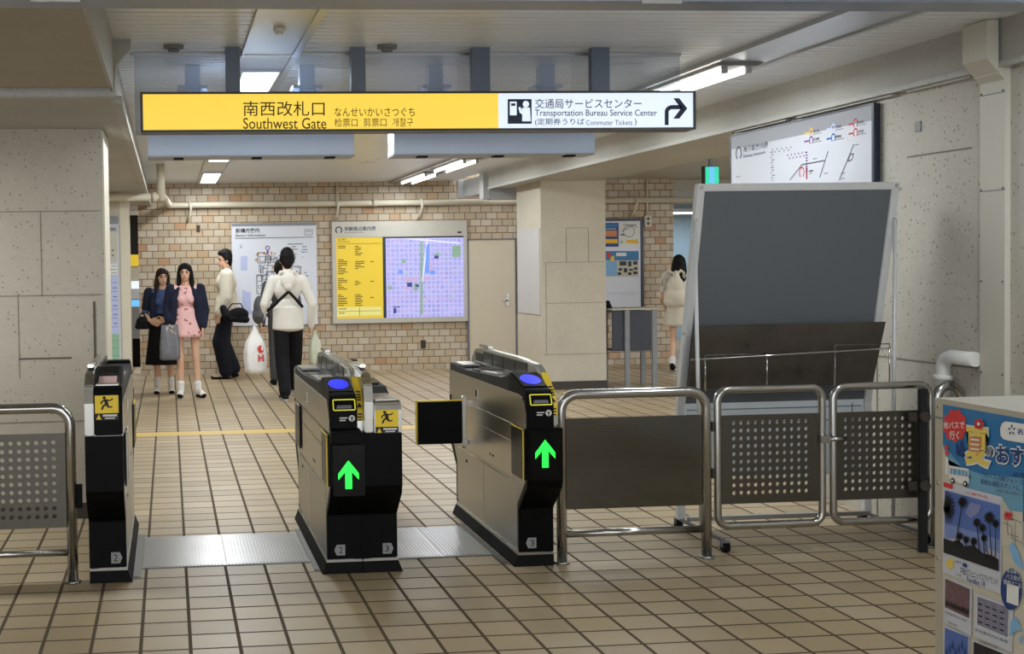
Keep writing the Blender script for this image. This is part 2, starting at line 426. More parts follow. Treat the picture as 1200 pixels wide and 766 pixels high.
    def line(s, pts, w, nrm):
        nrm = Vector(nrm)
        for a, b in zip(pts[:-1], pts[1:]):
            a, b = Vector(a), Vector(b); d = (b - a).normalized(); k = d.cross(nrm).normalized() * (w / 2)
            s.poly([a - k, b - k, b + k, a + k])
        return s
    def text(s, body, q, bold=0.0):
        """fit lettering into quad q = (top-left, top-right, bottom-left)"""
        cu = bpy.data.curves.new('t', 'FONT'); cu.body = body; cu.offset = bold; cu.resolution_u = 3
        o = bpy.data.objects.new('t', cu); C.objects.link(o)
        dg = bpy.context.evaluated_depsgraph_get(); dg.update()
        me = bpy.data.meshes.new_from_object(o.evaluated_get(dg))
        if len(me.vertices):
            xs = [v.co.x for v in me.vertices]; ys = [v.co.y for v in me.vertices]
            x0, x1, y0, y1 = min(xs), max(xs), min(ys), max(ys)
            tl, tr, bl = Vector(q[0]), Vector(q[1]), Vector(q[2])
            pts = [tl + (tr - tl) * ((v.co.x - x0) / max(1e-6, x1 - x0)) + (bl - tl) * ((y1 - v.co.y) / max(1e-6, y1 - y0)) for v in me.vertices]
            s.add(pts, [list(p.vertices) for p in me.polygons])
        bpy.data.objects.remove(o); bpy.data.curves.remove(cu); bpy.data.meshes.remove(me)
        return s
    def build(s, name, parent=None, bevel=0.0, seg=2, fix=True, label=None):
        me = bpy.data.meshes.new(name)
        off = Vector((0, 0, 0)); q = parent
        while q: off += q.location; q = q.parent
        me.from_pydata([v - off for v in s.v], [], s.f)
        for m_ in s.mats: me.materials.append(m_)
        for p, i, sm in zip(me.polygons, s.mi, s.sm): p.material_index = i; p.use_smooth = sm
        if fix or bevel:
            bm = bmesh.new(); bm.from_mesh(me)
            if bevel:
                es = [e for e in bm.edges if len(e.link_faces) == 2 and e.calc_face_angle(0) > 0.5]
                bmesh.ops.bevel(bm, geom=es, offset=bevel, segments=seg, affect='EDGES', clamp_overlap=True)
            bmesh.ops.recalc_face_normals(bm, faces=bm.faces)
            bm.to_mesh(me); bm.free()
        o = bpy.data.objects.new(name, me); C.objects.link(o)
        if parent: o.parent = parent
        if label: o['label'] = label
        return o
def tag(o, label, cat, group=None):
    o['label'] = label; o['category'] = cat
    if group: o['group'] = group
    return o
def thing(name, label, cat, loc, group=None):
    o = bpy.data.objects.new(name, None); o.empty_display_size = 0.1; C.objects.link(o); o.location = loc
    return tag(o, label, cat, group)
def struct(o): o['kind'] = 'structure'; return o

# =================================================================== THE SETTING
FLX0, FLX1, YB = -7.0, 13.0, 18.75
struct(MB('floor').box(FLX0, FLX1, -3, 26, -0.2, 0).build('floor'))
# slatted ceiling of the passage: every slat real, 100 mm pitch
XC0, XC1, ZC = -0.28, 4.25, 2.79
m = MB('slat'); y = -2.0
while y < YB - .02:
    m.box(XC0, XC1, y, min(y + 0.080, YB), ZC, ZC + 0.012); y += 0.1
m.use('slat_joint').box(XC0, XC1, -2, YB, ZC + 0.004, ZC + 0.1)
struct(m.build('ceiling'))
struct(MB('soffit').box(FLX0, XC0, -2, 6.62, 2.51, 2.9).build('ceiling_left'))
m = MB('beam').box(FLX0, XC0, 6.66, 20.5, 2.47, 2.9)
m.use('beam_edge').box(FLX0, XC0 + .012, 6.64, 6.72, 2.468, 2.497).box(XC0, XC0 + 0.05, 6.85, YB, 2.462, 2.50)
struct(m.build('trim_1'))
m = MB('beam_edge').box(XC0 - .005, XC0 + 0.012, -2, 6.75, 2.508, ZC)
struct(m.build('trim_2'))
struct(MB('ceil_plain').box(FLX0, XC0, 20.5, 26, 2.6, 2.9).build('ceiling_hall_left'))
struct(MB('ceil_plain').box(5.3, FLX1, 9.42, YB + .3, ZC, 3.0).box(4.3, FLX1, YB + .3, 26, 2.62, 3.0).build('ceiling_hall_right'))
# beam over the pillar and over the right wall
m = MB('beam').box(4.25, 5.3, -2, 16.7, 2.56, 2.95)
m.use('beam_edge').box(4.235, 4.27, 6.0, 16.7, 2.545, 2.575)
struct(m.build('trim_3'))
m = MB('conc_wall').box(4.3, 5.3, -2, 9.42, 0, 2.56)
struct(m.build('wall_right'))
struct(MB('beam_edge').box(4.262, 4.3, 7.2, 8.35, 2.532, 2.545).box(4.262, 4.3, 8.5, 9.30, 2.532, 2.545).box(4.262, 4.3, 6.45, 7.05, 2.532, 2.545).build('trim_4'))  # pale strips shaped as the tube lamps' highlights along the wall-top ledge
# joints cast into the right wall
m = MB('seam')
for yy in (7.42, 8.9): m.box(4.296, 4.302, yy, yy + .008, 0, 2.5)
m.box(4.296, 4.302, 6.45, 7.42, 0.98, 0.986).box(4.297, 4.302, 6.5, 7.1, 2.16, 2.168)
struct(m.build('trim_5'))
# back wall, brick tiles
m = MB('brick').box(-0.43, 7.62, YB, YB + .4, 0, 2.95)
struct(m.build('wall_back'))
struct(MB('conc_left').box(FLX0, -.9, 21.0, 21.3, 0, 2.7).build('wall_hall_left'))
struct(MB('soffit').box(FLX0 - .2, FLX0, -3, 26, 0, 2.9).build('wall_left'))
struct(MB('blue_tile').box(4.3, FLX1, 24.0, 24.3, 0, 2.7).build('wall_hall_right'))
struct(MB('soffit').box(FLX1, FLX1 + .2, 10, 26, 0, 2.9).build('wall_hall_end'))
struct(MB('soffit').box(FLX0, -.43, 25.6, 26, 0, 2.7).build('wall_hall_back'))
# left pillar
m = MB('conc_left').box(-1.7, -0.405, 8.2, 8.85, 0, 2.47)
m.use('seam')
for zz in (0.62, 1.42, 1.95): m.box(-1.7, -.42, 8.197, 8.2, zz, zz + .006)
m.box(-.80, -.794, 8.197, 8.2, 1.42, 1.95); m.box(-.95, -.944, 8.197, 8.2, .9, 1.42); m.use('seam_dark').box(-.48, -.465, 8.196, 8.2, 0.75, 1.38)
m.box(-.95, -.62, 8.197, 8.2, 1.02, 1.03)
m.use('pipe').box(-.405, -.395, 8.2, 8.85, 0, 2.46)
m.use('skirt').box(-1.71, -.40, 8.19, 8.86, 0, .1)
struct(m.build('pillar'))
# middle pillar
m = MB('conc_mid').box(4.545, 5.36, 15.32, 16.4, 0, 2.56)
m.use('seam')
for zz in (.43, 1.06, 1.56): m.box(4.6 if zz != .43 else 4.56, 5.36, 15.317, 15.32, zz, zz + .006)
m.box(4.6, 4.606, 15.317, 15.32, .43, 1.56)
for xx in (4.86, 5.14): m.box(xx, xx + .006, 15.317, 15.32, 1.56, 1.98)
m.box(4.86, 5.14, 15.317, 15.32, 1.98, 1.986)
m.use('skirt').box(4.537, 5.368, 15.312, 16.41, 0, .1)
struct(m.build('pillar'))
# far left pillar carrying the station information panel
m = MB('conc_mid').box(-1.5, -.46, 15.3, 15.9, 0, 2.47)
m.use('skirt').box(-1.51, -.452, 15.295, 15.91, 0, .1)
m.use('pipe').box(-.56, -.452, 15.297, 15.3, .1, 2.47)
struct(m.build('pillar'))
# door in the brick wall
d = MB('door').box(4.445, 5.147, YB - .05, YB, 0, 1.905)
d.use('ink_grey').box(4.425, 4.445, YB - .06, YB, 0, 1.92).box(5.147, 5.167, YB - .06, YB, 0, 1.92).box(4.425, 5.167, YB - .06, YB, 1.905, 1.925)
door = struct(d.build('door_1'))
h = MB('steel'); h.box(5.0, 5.055, YB - .062, YB - .05, .92, 1.10); h.cyl((5.03, YB - .05, 1.0), (5.03, YB - .10, 1.0), .012); h.tube([(5.03, YB - .10, 1.0), (4.94, YB - .10, 1.0)], .012)
h.cyl((5.03, YB - .05, 1.07), (5.03, YB - .075, 1.07), .018)
h.build('door_handle', door)
# yellow tape line and tread plates in the floor
struct(MB('faded_yellow').box(-.39, 4.2, 12.05, 12.30, 0, 0.002).build('floor_marking'))
def tread(x0, x1, sx0, sx1, label):
    t = thing('tread_plate', label, 'floor plate', ((x0 + x1) / 2, 7.14, 0), 'aluminium tread plates in the gate lanes')
    mid = (x0 + x1) / 2
    for a, b in ((x0, mid - .002), (mid + .002, x1)):
        m = MB('tread').box(a, b, 6.765, 7.525, 0, .006)
        n = int((b - a) / .019)
        for i in range(n):
            xx = a + .008 + i * (b - a - .016) / n
            m.box(xx, xx + .008, 6.775, 7.515, .006, .0095)
        m.build('ribbed_sheet', t)
    for a, b in ((sx0, x0 - .003), (x1 + .003, sx1)):
        if b > a + .005: MB('tread_side').box(a, b, 6.58, 7.62, 0, .005).build('edge_plate', t)
tread(-.165, .725, -.207, .756, 'wide ribbed aluminium plate across the left gate lane')
tread(1.19, 1.72, 1.186, 1.755, 'narrow ribbed aluminium plate across the right gate lane')

# =================================================================== CEILING LIGHTS
def left_lamp(yc, ln, power):
    t = thing('ceiling_light', 'x', 'ceiling light', (.58, yc, 2.76), 'lamps of the left ceiling row')
    m = MB('alu').box(.455, .47, yc - ln / 2, yc + ln / 2, 2.755, 2.79).box(.69, .705, yc - ln / 2, yc + ln / 2, 2.755, 2.79)
    m.box(.455, .705, yc - ln / 2 - .01, yc - ln / 2, 2.755, 2.79).box(.455, .705, yc + ln / 2, yc + ln / 2 + .01, 2.755, 2.79)
    m.build('lamp_frame', t)
    MB('lamp').box(.472, .688, yc - ln / 2 + .002, yc + ln / 2 - .002, 2.768, 2.785).build('diffuser', t)
    area('lamp_light', (0, 0, -.012), .2, ln, power, parent=t)
    return t
LL = ['ceiling light of the left row farthest from the brick wall, behind the viewer', 'ceiling light over the floor in front of the gates, left row', 'bright ceiling light just above the yellow half of the hanging sign', 'ceiling light of the left row hidden behind the hanging sign',
      'nearer of the two ceiling lights seen below the left blank board', 'ceiling light of the left row closest to the brick wall']
for (yc, ln, pw), lb in zip(LEFT_LAMPS, LL): left_lamp(yc, ln, pw)['label'] = lb
def right_lamp(yc, ln, power):
    t = thing('ceiling_light', 'x', 'ceiling light', (3.46, yc, 2.74), 'twin tube lamps of the right ceiling row')
    MB('grey_mid').prism_y([(3.30, 2.775), (3.34, 2.755), (3.58, 2.755), (3.62, 2.775), (3.62, 2.79), (3.30, 2.79)], yc - ln / 2 - .04, yc + ln / 2 + .04).build('lamp_housing', t)
    for xx in (3.385, 3.535):
        m = MB('lamp'); m.cyl((xx, yc - ln / 2, 2.735), (xx, yc + ln / 2, 2.735), .015, 12)
        o = m.build('tube', t)
        e = MB('grey_paint')
        for yy in (yc - ln / 2 - .012, yc + ln / 2 - .012): e.box(xx - .016, xx + .016, yy, yy + .024, 2.715, 2.757)
        e.build('lamp_socket', t)
    area('lamp_light', (0, 0, -.028), .22, ln, power, parent=t)
    return t
RL = ['twin tube ceiling light of the right row farthest from the brick wall', 'twin tube ceiling light over the floor in front of the gates, right row', 'bright twin tube ceiling light behind the right end of the hanging sign', 'twin tube ceiling light above the right blank board',
      'twin tube ceiling light between the blank board and the pillar', 'nearer twin tube light seen below the right blank board', 'twin tube light of the right row closest to the brick wall']
for (yc, ln, pw), lb in zip(RIGHT_LAMPS, RL): right_lamp(yc, ln, pw)['label'] = lb
# smooth metal channels the two rows sit in
struct(MB('alu').box(.44, .72, -2, YB, 2.779, 2.788).box(.715, .755, -2, YB, 2.765, 2.79).box(.43, .445, -2, YB, 2.768, 2.79).build('trim_6'))
struct(MB('alu').box(3.28, 3.64, -2, YB, 2.776, 2.788).box(3.26, 3.29, -2, YB, 2.762, 2.79).box(3.63, 3.66, -2, YB, 2.762, 2.79).build('trim_7'))
for i, (x, y, z, pw) in enumerate(HALL_LAMPS):
    t = thing('ceiling_light', 'x', 'ceiling light', (x, y, z - .16 if x < 0 else z - .0), 'lamps of the side halls')
    zc = t.location.z
    MB('alu').box(x - .75, x + .75, y - .12, y + .12, zc - .02, zc + .04).build('lamp_housing', t)
    MB('lamp').box(x - .72, x + .72, y - .09, y + .09, zc - .045, zc - .021).build('diffuser', t)
    area('lamp_light', (0, 0, -.06), 1.4, .2, pw, parent=t)
    t['label'] = ['flat ceiling light over the hall behind the left pillar', 'flat ceiling light in the side hall left of the brick wall', 'flat ceiling light over the hall behind the right concrete wall',
                  'flat ceiling light in front of the blue-grey tiled wall', 'flat ceiling light right of the middle pillar near the brick wall', 'flat ceiling light over the floor left of the left pillar'][i]

# =================================================================== HANGING SIGNS
SY = 7.0
def SP(x, y, l=0): return on_y(x, y, SY - .001 * l)
t = thing('hanging_sign', 'long lit overhead sign, yellow left part and white right part with an arrow', 'sign', (1.4, 7.05, 2.31))
tl, tr, br, bl = SP(164, 107.5), SP(815.5, 107), SP(815.5, 154), SP(164, 158)
x0, x1, z0, z1 = tl.x, tr.x, 2.322, 2.540
m = MB('sign_frame').box(x0, x1, SY, SY + .16, z1 - .012, z1).box(x0, x1, SY, SY + .16, z0, z0 + .012).box(x0, x0 + .014, SY, SY + .16, z0 + .012, z1 - .012).box(x1 - .014, x1, SY, SY + .16, z0 + .012, z1 - .012).box(x0 + .014, x1 - .014, SY + .12, SY + .15, z0 + .012, z1 - .012)
m.build('sign_frame', t)
xd = SP(584.5, 130).x
MB('sign_yellow').box(x0 + .014, xd, SY + .008, SY + .02, z0 + .012, z1 - .012).build('yellow_panel', t)
MB('sign_white').box(xd, x1 - .014, SY + .008, SY + .02, z0 + .012, z1 - .012).build('white_panel', t)
Sf = lambda x, y: on_y(x, y, SY + .006)
def rect(F, xa, ya, xb, yb): return (F(xa, ya), F(xb, ya), F(xa, yb))
m = MB('sign_ink_brown')
m.text('南西改札口', rect(Sf, 285, 118.5, 380.5, 136), .003); m.text('Southwest Gate', rect(Sf, 285, 138, 382.5, 151), .003)
m.text('なんせいかいさつぐち', rect(Sf, 392, 126, 486, 136.5), .003); m.text('检票口', rect(Sf, 392, 138.5, 419, 148.5)); m.text('剪票口', rect(Sf, 426, 138.3, 453, 148.3)); m.text('개찰구', rect(Sf, 460, 138.2, 484, 148.2))
m.build('lettering', t, fix=False)
m = MB('sign_ink_blue')
m.text('交通局サービスセンター', rect(Sf, 627, 115.5, 752, 127), .003); m.text('Transportation Bureau Service Center', rect(Sf, 627, 128.3, 770, 138), .004)
m.text('(定期券うりば', rect(Sf, 627, 138.5, 685, 147.5), .004); m.text('Commuter Tickets', rect(Sf, 687, 140.5, 741, 146.5)); m.text(')', rect(Sf, 743.5, 138.5, 746, 147.5))
m.build('lettering', t, fix=False)
m = MB('sign_ink_blue')
m.poly([Sf(*p) for p in ((595, 116), (623, 116), (623, 145), (595, 145))])
m.build('pictogram', t, fix=False)
m = MB('sign_ink_blue')
A = []
for k in range(13):
    a = PI - k / 12 * PI / 2
    A.append((788 + 9 * math.cos(a), 131 - 8 * math.sin(a)))
B = [(788 + 4.5 * math.cos(PI - k / 12 * PI / 2), 131.5 - 3.5 * math.sin(PI - k / 12 * PI / 2)) for k in range(13)]
for a, b, c, d in zip(A[:-1], A[1:], B[1:], B[:-1]): m.poly([Sf(*q) for q in (a, b, c, d)])
m.poly([Sf(*q) for q in ((779, 131), (783.6, 131.5), (783.6, 146.5), (779, 146.5))])
m.poly([Sf(*q) for q in ((788, 123), (799, 123), (799, 128), (788, 128))])
m.poly([Sf(*q) for q in ((789, 115), (796, 115), (805.5, 127), (798, 127))]); m.poly([Sf(*q) for q in ((798, 127), (805.5, 127), (796, 139), (789, 139))])
m.build('arrow', t, fix=False)
Sg = lambda x, y: on_y(x, y, SY + .0045)
m = MB('sign_white')
m.poly([Sg(*p) for p in ((597.5, 119), (605.5, 119), (605.5, 135), (597.5, 135))]); m.poly([Sg(*p) for p in ((612, 126), (621, 126), (622, 142), (612, 142))])
m.disc(Sg(616.3, 122), (1, 0, 0), (0, 0, 1), .018, .018); m.poly([Sg(*p) for p in ((607.5, 126), (609.5, 125), (613, 131), (612, 134), (609, 132))])
m.build('pictogram', t, fix=False)
m = MB('sign_ink_blue')
m.poly([on_y(*p, SY + .0035) for p in ((599, 121), (604, 121), (604, 124), (599, 124))]); m.build('pictogram', t, fix=False)
for xa, xb in ((265, 282), (413, 430), (556, 577), (697, 718)):
    a, b = SP(xa, 80).x, SP(xb, 80).x
    MB('post').box(a, b, SY + .05, SY + .11, z1, ZC).build('hanger_post', t)

# hanging glass barrier behind the sign
t = thing('glass_barrier', 'clear glass smoke barrier hanging from the slatted ceiling behind the sign', 'glass panel', (1.5, 7.24, 2.33))
MB('glass').box(-.17, 2.985, 7.236, 7.244, 2.33, 2.775).build('glass_pane', t)
MB('alu').box(-.19, 2.99, 7.225, 7.255, 2.772, 2.788).build('top_rail', t)
t = thing('ceiling_bracket', 'beige angled bracket plate on the left beam edge under the ceiling', 'bracket', (-.25, 6.86, 2.6))
MB('beam').prism_y([(-.29, 2.79), (-.175, 2.79), (-.178, 2.745), (-.255, 2.655), (-.27, 2.50), (-.29, 2.50)], 6.80, 6.86).build('bracket_plate', t, .002)

# two blank boards behind the sign
def blank_board(xa, xb, label, side):
    t = thing('display_board', label, 'display board', ((xa + xb) / 2, 7.7, 2.23), 'blank backs of display boards above the gates')
    MB('box_back').box(xa, xb, 7.6, 7.82, 2.245, 2.52).build('board_case', t, .004)
    m = MB('grey_paint').box(xa - .003, xb + .003, 7.61, 7.83, 2.236, 2.246)
    m.build('bottom_trim', t)
    for q in (.12, .5, .86): MB('black').box(xa + (xb - xa) * q, xa + (xb - xa) * q + .06, 7.62, 7.7, 2.226, 2.237).build('latch', t)
    for q in (.22, .78):
        xc = xa + (xb - xa) * q
        m = MB('box_back').box(xc - .045, xc + .045, 7.66, 7.76, 2.66, ZC - .003).box(xc - .09, xc + .09, 7.63, 7.79, 2.645, 2.665).box(xc - .05, xc + .05, 7.66, 7.76, 2.52, 2.645)
        m.build('hanger', t, .003)
blank_board(-.105, 1.118, 'blank pale blue board hanging below the yellow part of the sign', 0)
blank_board(1.36, 2.597, 'blank pale blue board hanging below the white part of the sign', 1)

# overhead sign crossing the very top of the frame
t = thing('overhead_sign', 'grey underside of an overhead sign box along the top edge of the photo', 'sign', (1.3, 4.32, 2.47))
MB('sign_case').box(-1.6, 4.2, 4.25, 4.41, 2.474, 2.484).box(-1.6, 4.2, 4.39, 4.41, 2.484, 2.75).box(-1.6, 4.2, 4.25, 4.41, 2.74, 2.75).build('sign_case', t)
MB('sign_frame').box(-1.6, 2.455, 4.25, 4.262, 2.484, 2.74).build('dark_panel', t)
MB('sign_white').box(2.455, 4.2, 4.25, 4.262, 2.484, 2.74).build('lit_panel', t)
MB('grey_paint').box(-.43, -.27, 4.243, 4.252, 2.462, 2.55).build('clip', t); MB('grey_paint').box(1.62, 1.76, 4.243, 4.252, 2.465, 2.55).build('clip', t)
for x in (-1.2, 3.9): MB('post').box(x, x + .08, 4.3, 4.36, 2.75, 2.95).build('hanger_post', t)
# ceiling fittings
for (x, y, r, lb) in ((.575, 6.42, .03, 'small round sensor on the smooth metal strip at the left of the ceiling'), (.05, 7.0, .055, 'small dark disc on the slatted ceiling above the left end of the sign'), (1.22, 7.0, .055, 'small dark disc on the slatted ceiling between two sign posts')):
    z = 2.779 if x == .575 else 2.79
    m = MB('sticker_white' if x == .575 else 'grey_mid'); m.cyl((x, y, z - .018), (x, y, z + .004), r, 24); m.cyl((x, y, z - .034), (x, y, z - .018), r * .55, 20)
    tag(m.build('ceiling_sensor'), lb, 'ceiling sensor', 'sensors on the ceiling')

# =================================================================== TICKET GATES
BW, GW = .140, .046           # body and guard widths
A_END = [(0.0, .07), (0.0, .30), (-.155, .43), (-.17, .48), (-.17, .86), (-.145, .90)]
B_END = [(1.595, .90), (1.62, .86), (1.62, .48), (1.605, .43), (1.45, .30), (1.45, .07)]
def runner(m, Pf):
    """running figure, Pf maps (u,v) of a unit square to a point"""
    m.use('ink')
    def thick(a, b, w):
        a, b = Vector((*a, 0)), Vector((*b, 0)); d = (b - a).normalized(); k = Vector((-d.y, d.x, 0)) * w
        m.poly([Pf(*(p.xy)) for p in (a - k, b - k, b + k, a + k)])
    n = 14
    m.poly([Pf(.40 + .075 * math.cos(2 * PI * i / n), .86 + .085 * math.sin(2 * PI * i / n)) for i in range(n)])
    thick((.46, .78), (.50, .52), .075); thick((.46, .76), (.30, .66), .04); thick((.30, .66), (.26, .52), .035); thick((.50, .74), (.66, .70), .038); thick((.66, .70), (.76, .82), .032)
    thick((.50, .52), (.34, .40), .05); thick((.34, .40), (.30, .20), .042); thick((.52, .52), (.56, .34), .05); thick((.56, .34), (.74, .36), .04)
def module(root, T, rear_top=.95, flap_out=False, rear_black=False, front_badge=None, rear_badge=None, hood=False):
    dz = -.075 if hood else 0.0
    def mb(mat=None): return MB(mat, T)
    mb('black_matte').hexa([(-.028, -.006, 0), (BW + GW, -.006, 0), (BW + GW, 1.456, 0), (-.028, 1.456, 0)], [(-.004, -.004, .06), (BW + GW, -.004, .06), (BW + GW, 1.454, .06), (-.004, 1.454, .06)]).build('plinth', root)
    mb('steel').box(-.004, BW + GW, -.004, 1.454, .06, .072).build('plinth_strip', root)
    m = mb('steel_lo').prism_x(A_END + B_END, 0.004, BW); m.prism_x([(0.0, .085), (0.0, .30), (-.155, .43), (-.17, .48), (-.17, .742), (1.62, .742), (1.62, .48), (1.605, .43), (1.45, .30), (1.45, .085)], BW, BW + GW - .004)
    m.build('body', root)
    # stainless panels on the passage side
    for a, b in ((.03, .735), (.742, 1.42)):
        mb('steel_lo').hexa([(-.001, a, .10), (-.001, b, .10), (-.001, b, .43), (-.001, a, .43)], [(.006, a, .10), (.006, b, .10), (.006, b, .43), (.006, a, .43)]).build('lower_panel', root, .001)
    mb('steel_gate').box(-.001, .006, .10, 1.15, .455, .64).build('middle_panel', root, .001)
    mb('steel_gate').box(-.001, .006, .10, 1.15, .647, .735).build('middle_panel', root, .001)
    mb('steel_gate').prism_x([(-.155, .745), (1.60, .745), (1.60, .90), (-.02, .905), (-.09, .895), (-.135, .86), (-.155, .82)], -.002, .006).build('upper_panel', root, .001)
    m = mb('black').box(-.003, 0, .86, .90, .80, .84); m.use('steel').box(-.005, -.001, .852, .908, .792, .798).box(-.005, -.001, .852, .908, .842, .848).box(-.005, -.001, .852, .858, .798, .842).box(-.005, -.001, .902, .908, .798, .842)
    m.build('side_sensor', root)
    m = mb('black').box(-.003, 0, .50, .53, .50, .512).box(-.003, 0, .57, .585, .50, .512).box(-.004, 0, 1.14, 1.17, .37, .385); m.build('lock_slot', root)
    # front shell, black, C-shaped towards the base
    m = mb('black').prism_x([(-.004, .073), (-.004, .302), (-.16, .434), (-.178, .48), (-.178, .745), (-.14, .745), (-.14, .48), (.02, .33), (.02, .073)], 0.0, BW + GW)
    m.prism_x([(-.178, .74), (-.178, .86), (-.150, .925), (-.12, .925), (-.14, .86), (-.14, .74)], 0.0, BW)
    m.build('front_shell', root, .004)
    m = mb('black' if rear_black else 'black').prism_x([(1.454, .073), (1.454, .302), (1.61, .434), (1.628, .48), (1.628, .745), (1.59, .745), (1.59, .48), (1.43, .33), (1.43, .073)], 0.0, BW + GW)
    m.build('rear_shell', root, .004)
    zt = rear_top
    m = mb('black' if rear_black else 'steel').prism_x([(1.59, .747), (1.628, .747), (1.628, zt - .045), (1.618, zt - .015), (1.59, zt)], 0.0, BW); m.build('rear_cap', root, .006)
    # dark top deck
    m = mb('black').prism_x([(-.150, .88), (-.150, .925), (-.128, .938), (.13, 1.005), (.17, 1.0), (.17, .88)], .002, BW); m.build('reader_housing', root, .004)
    m = mb('deck').prism_x([(.17, .89), (.17, .985), (.34, .962), (.9, .945), (1.18, .935), (1.30, zt - .012), (1.60, zt - .002), (1.60, .89)], .002, BW); m.build('top_deck', root, .003)
    m = mb('steel').prism_x([(.50, .958), (.52, .966), (.86, .955), (.86, .945)], .02, BW - .015); m.build('ticket_tray', root, .001)
    m = mb('black_gloss').prism_x([(.88, .95), (.88, .955), (1.1, .948), (1.1, .94)], .025, BW - .02); m.build('ticket_slot', root)
    m = mb('steel').prism_x([(1.30, zt - .006), (1.30, zt + .006), (1.59, zt + .004), (1.59, zt - .004)], .018, BW - .012); m.build('outlet_plate', root, .001)
    if rear_black:
        m = mb('deck').prism_x([(1.615, .95), (1.30, 1.055), (1.24, 1.05), (1.2, .94)], .004, BW - .004); m.use('black_gloss').hexa([(.02, 1.40, 1.026), (BW - .02, 1.40, 1.026), (BW - .02, 1.31, 1.056), (.02, 1.31, 1.056)], [(.02, 1.40, 1.022), (BW - .02, 1.40, 1.022), (BW - .02, 1.31, 1.052), (.02, 1.31, 1.052)])
        m.use('sticker_pink').poly([(.03, 1.54, .979), (BW - .02, 1.54, .979), (BW - .02, 1.43, 1.016), (.03, 1.43, 1.016)]); m.build('rear_hood', root)
    # reader disc on the slope
    sl = Vector((0, .258, .067)).normalized(); nn = Vector((0, -sl.z, sl.y)); c0 = Vector((BW / 2, .005, .9725))
    m = mb('black_gloss'); q = lambda u, v, h: c0 + Vector((1, 0, 0)) * u + sl * v + nn * h
    m.hexa([q(-.062, -.10, .001), q(.062, -.10, .001), q(.062, .10, .001), q(-.062, .10, .001)], [q(-.062, -.10, .005), q(.062, -.10, .005), q(.062, .10, .005), q(-.062, .10, .005)])
    rp = m.build('reader_plate', root)
    m = mb('blue_glow').disc(c0 + nn * .0065, (1, 0, 0), sl, .052, .075); m.build('reader_light', root, fix=False)
    m = mb('blue_ring').ring(c0 + nn * .0075 + sl * 0.0, (1, 0, 0), sl, .022, .017, ko=1.0); m.build('reader_light', root, fix=False)
    # card slot with yellow outline on the front
    m = mb('lime'); yy = lambda z: -.178 if z < .86 else -.178 + (z - .86) / .065 * .028
    def fp(x, z, l): return (x, yy(z) - .001 * l - .0005, z)
    for (xa, xb, za, zb) in ((.022, .128, .912, .917), (.022, .128, .862, .867), (.018, .023, .865, .914), (.127, .132, .865, .914)):
        m.hexa([fp(xa, za, 0), fp(xb, za, 0), fp(xb, zb, 0), fp(xa, zb, 0)], [fp(xa, za, 4), fp(xb, za, 4), fp(xb, zb, 4), fp(xa, zb, 4)])
    m.build('slot_outline', root)
    m = mb('black_gloss').poly([fp(.023, .867, 2), fp(.127, .867, 2), fp(.127, .912, 2), fp(.023, .912, 2)])
    m.use('ink_grey').poly([fp(.035, .872, 3), (fp(.115, .872, 3)), fp(.11, .888, 3), fp(.04, .888, 3)]); m.build('card_slot', root, fix=False)
    m = mb('sticker_white').disc((.112, -.1795, .822), (1, 0, 0), (0, 0, 1), .016, .016)
    for i, w in enumerate((.04, .03)): m.poly([(.05, -.1795, .828 - i * .012), (.05 + w, -.1795, .828 - i * .012), (.05 + w, -.1795, .822 - i * .012), (.05, -.1795, .822 - i * .012)])
    m.use('ink').poly([(.109, -.1805, .808), (.115, -.1805, .808), (.115, -.1805, .824), (.109, -.1805, .824)]).poly([(.104, -.1805, .824), (.12, -.1805, .824), (.12, -.1805, .829), (.104, -.1805, .829)])
    m.build('front_marking', root, fix=False)
    # display with the green arrow
    if hood: mb('black').prism_x([(-.17, .775), (-.235, .765), (-.235, .705), (-.17, .69)], -.002, BW + .012).build('display_hood', root, .006)
    m = mb('black_gloss').box(.012, BW + GW - .012, -.186, -.17, .478 + dz * .6, .725 + dz * .5); m.build('display', root, .004)
    cx_, y_ = .094, -.1872
    ar = [(0, .688), (.055, .622), (.055, .590), (.018, .630), (.018, .545), (-.018, .545), (-.018, .630), (-.055, .590), (-.055, .622)]
    m = mb('green_glow'); Pa = [(cx_ - .004 + a * .94, y_, b + dz) for a, b in ar]
    m.poly([Pa[0], Pa[1], Pa[2], Pa[3]]); m.poly([Pa[0], Pa[3], Pa[6]]); m.poly([Pa[0], Pa[6], Pa[7], Pa[8]]); m.poly([Pa[3], Pa[4], Pa[5], Pa[6]])
    m.build('arrow', root, fix=False, label='green lit arrow')
    # guard wall with dark windows
    G = [(-.10, .745), (-.095, .85), (-.06, .92), (.08, 1.005), (.17, 1.042), (.5, 1.056), (1.3, 1.056), (1.5, 1.04), (1.585, .985), (1.61, .90), (1.61, .745)]
    m = mb('steel').prism_x(G, BW, BW + GW); m.build('guard', root, .006)
    k = 0
    for a, b in ((.30, .53), (.545, .78), (.795, 1.03), (1.045, 1.27), (1.285, 1.47)):
        mb('window_dark').box(BW - .003, BW + .002, a, b, .968, 1.038 if b < 1.4 else 1.022).build('guard_window', root)
    m = mb('blue_ring').disc((BW - .002, .02, .955), (0, 1, 0), (0, 0, 1), .030, .022); m.build('reader_light', root, fix=False)
    # yellow warning strip running over the front curve of the guard
    m = mb('sticker_yellow'); st = [(-.102, .80), (-.097, .851), (-.062, .922), (.075, 1.006)]
    for (ya, za), (yb, zb) in zip(st[:-1], st[1:]):
        m.poly([(BW + .005, ya - .003, za), (BW + GW - .005, ya - .003, za), (BW + GW - .005, yb - .003, zb + .001), (BW + .005, yb - .003, zb + .001)])
    m.use('ink')
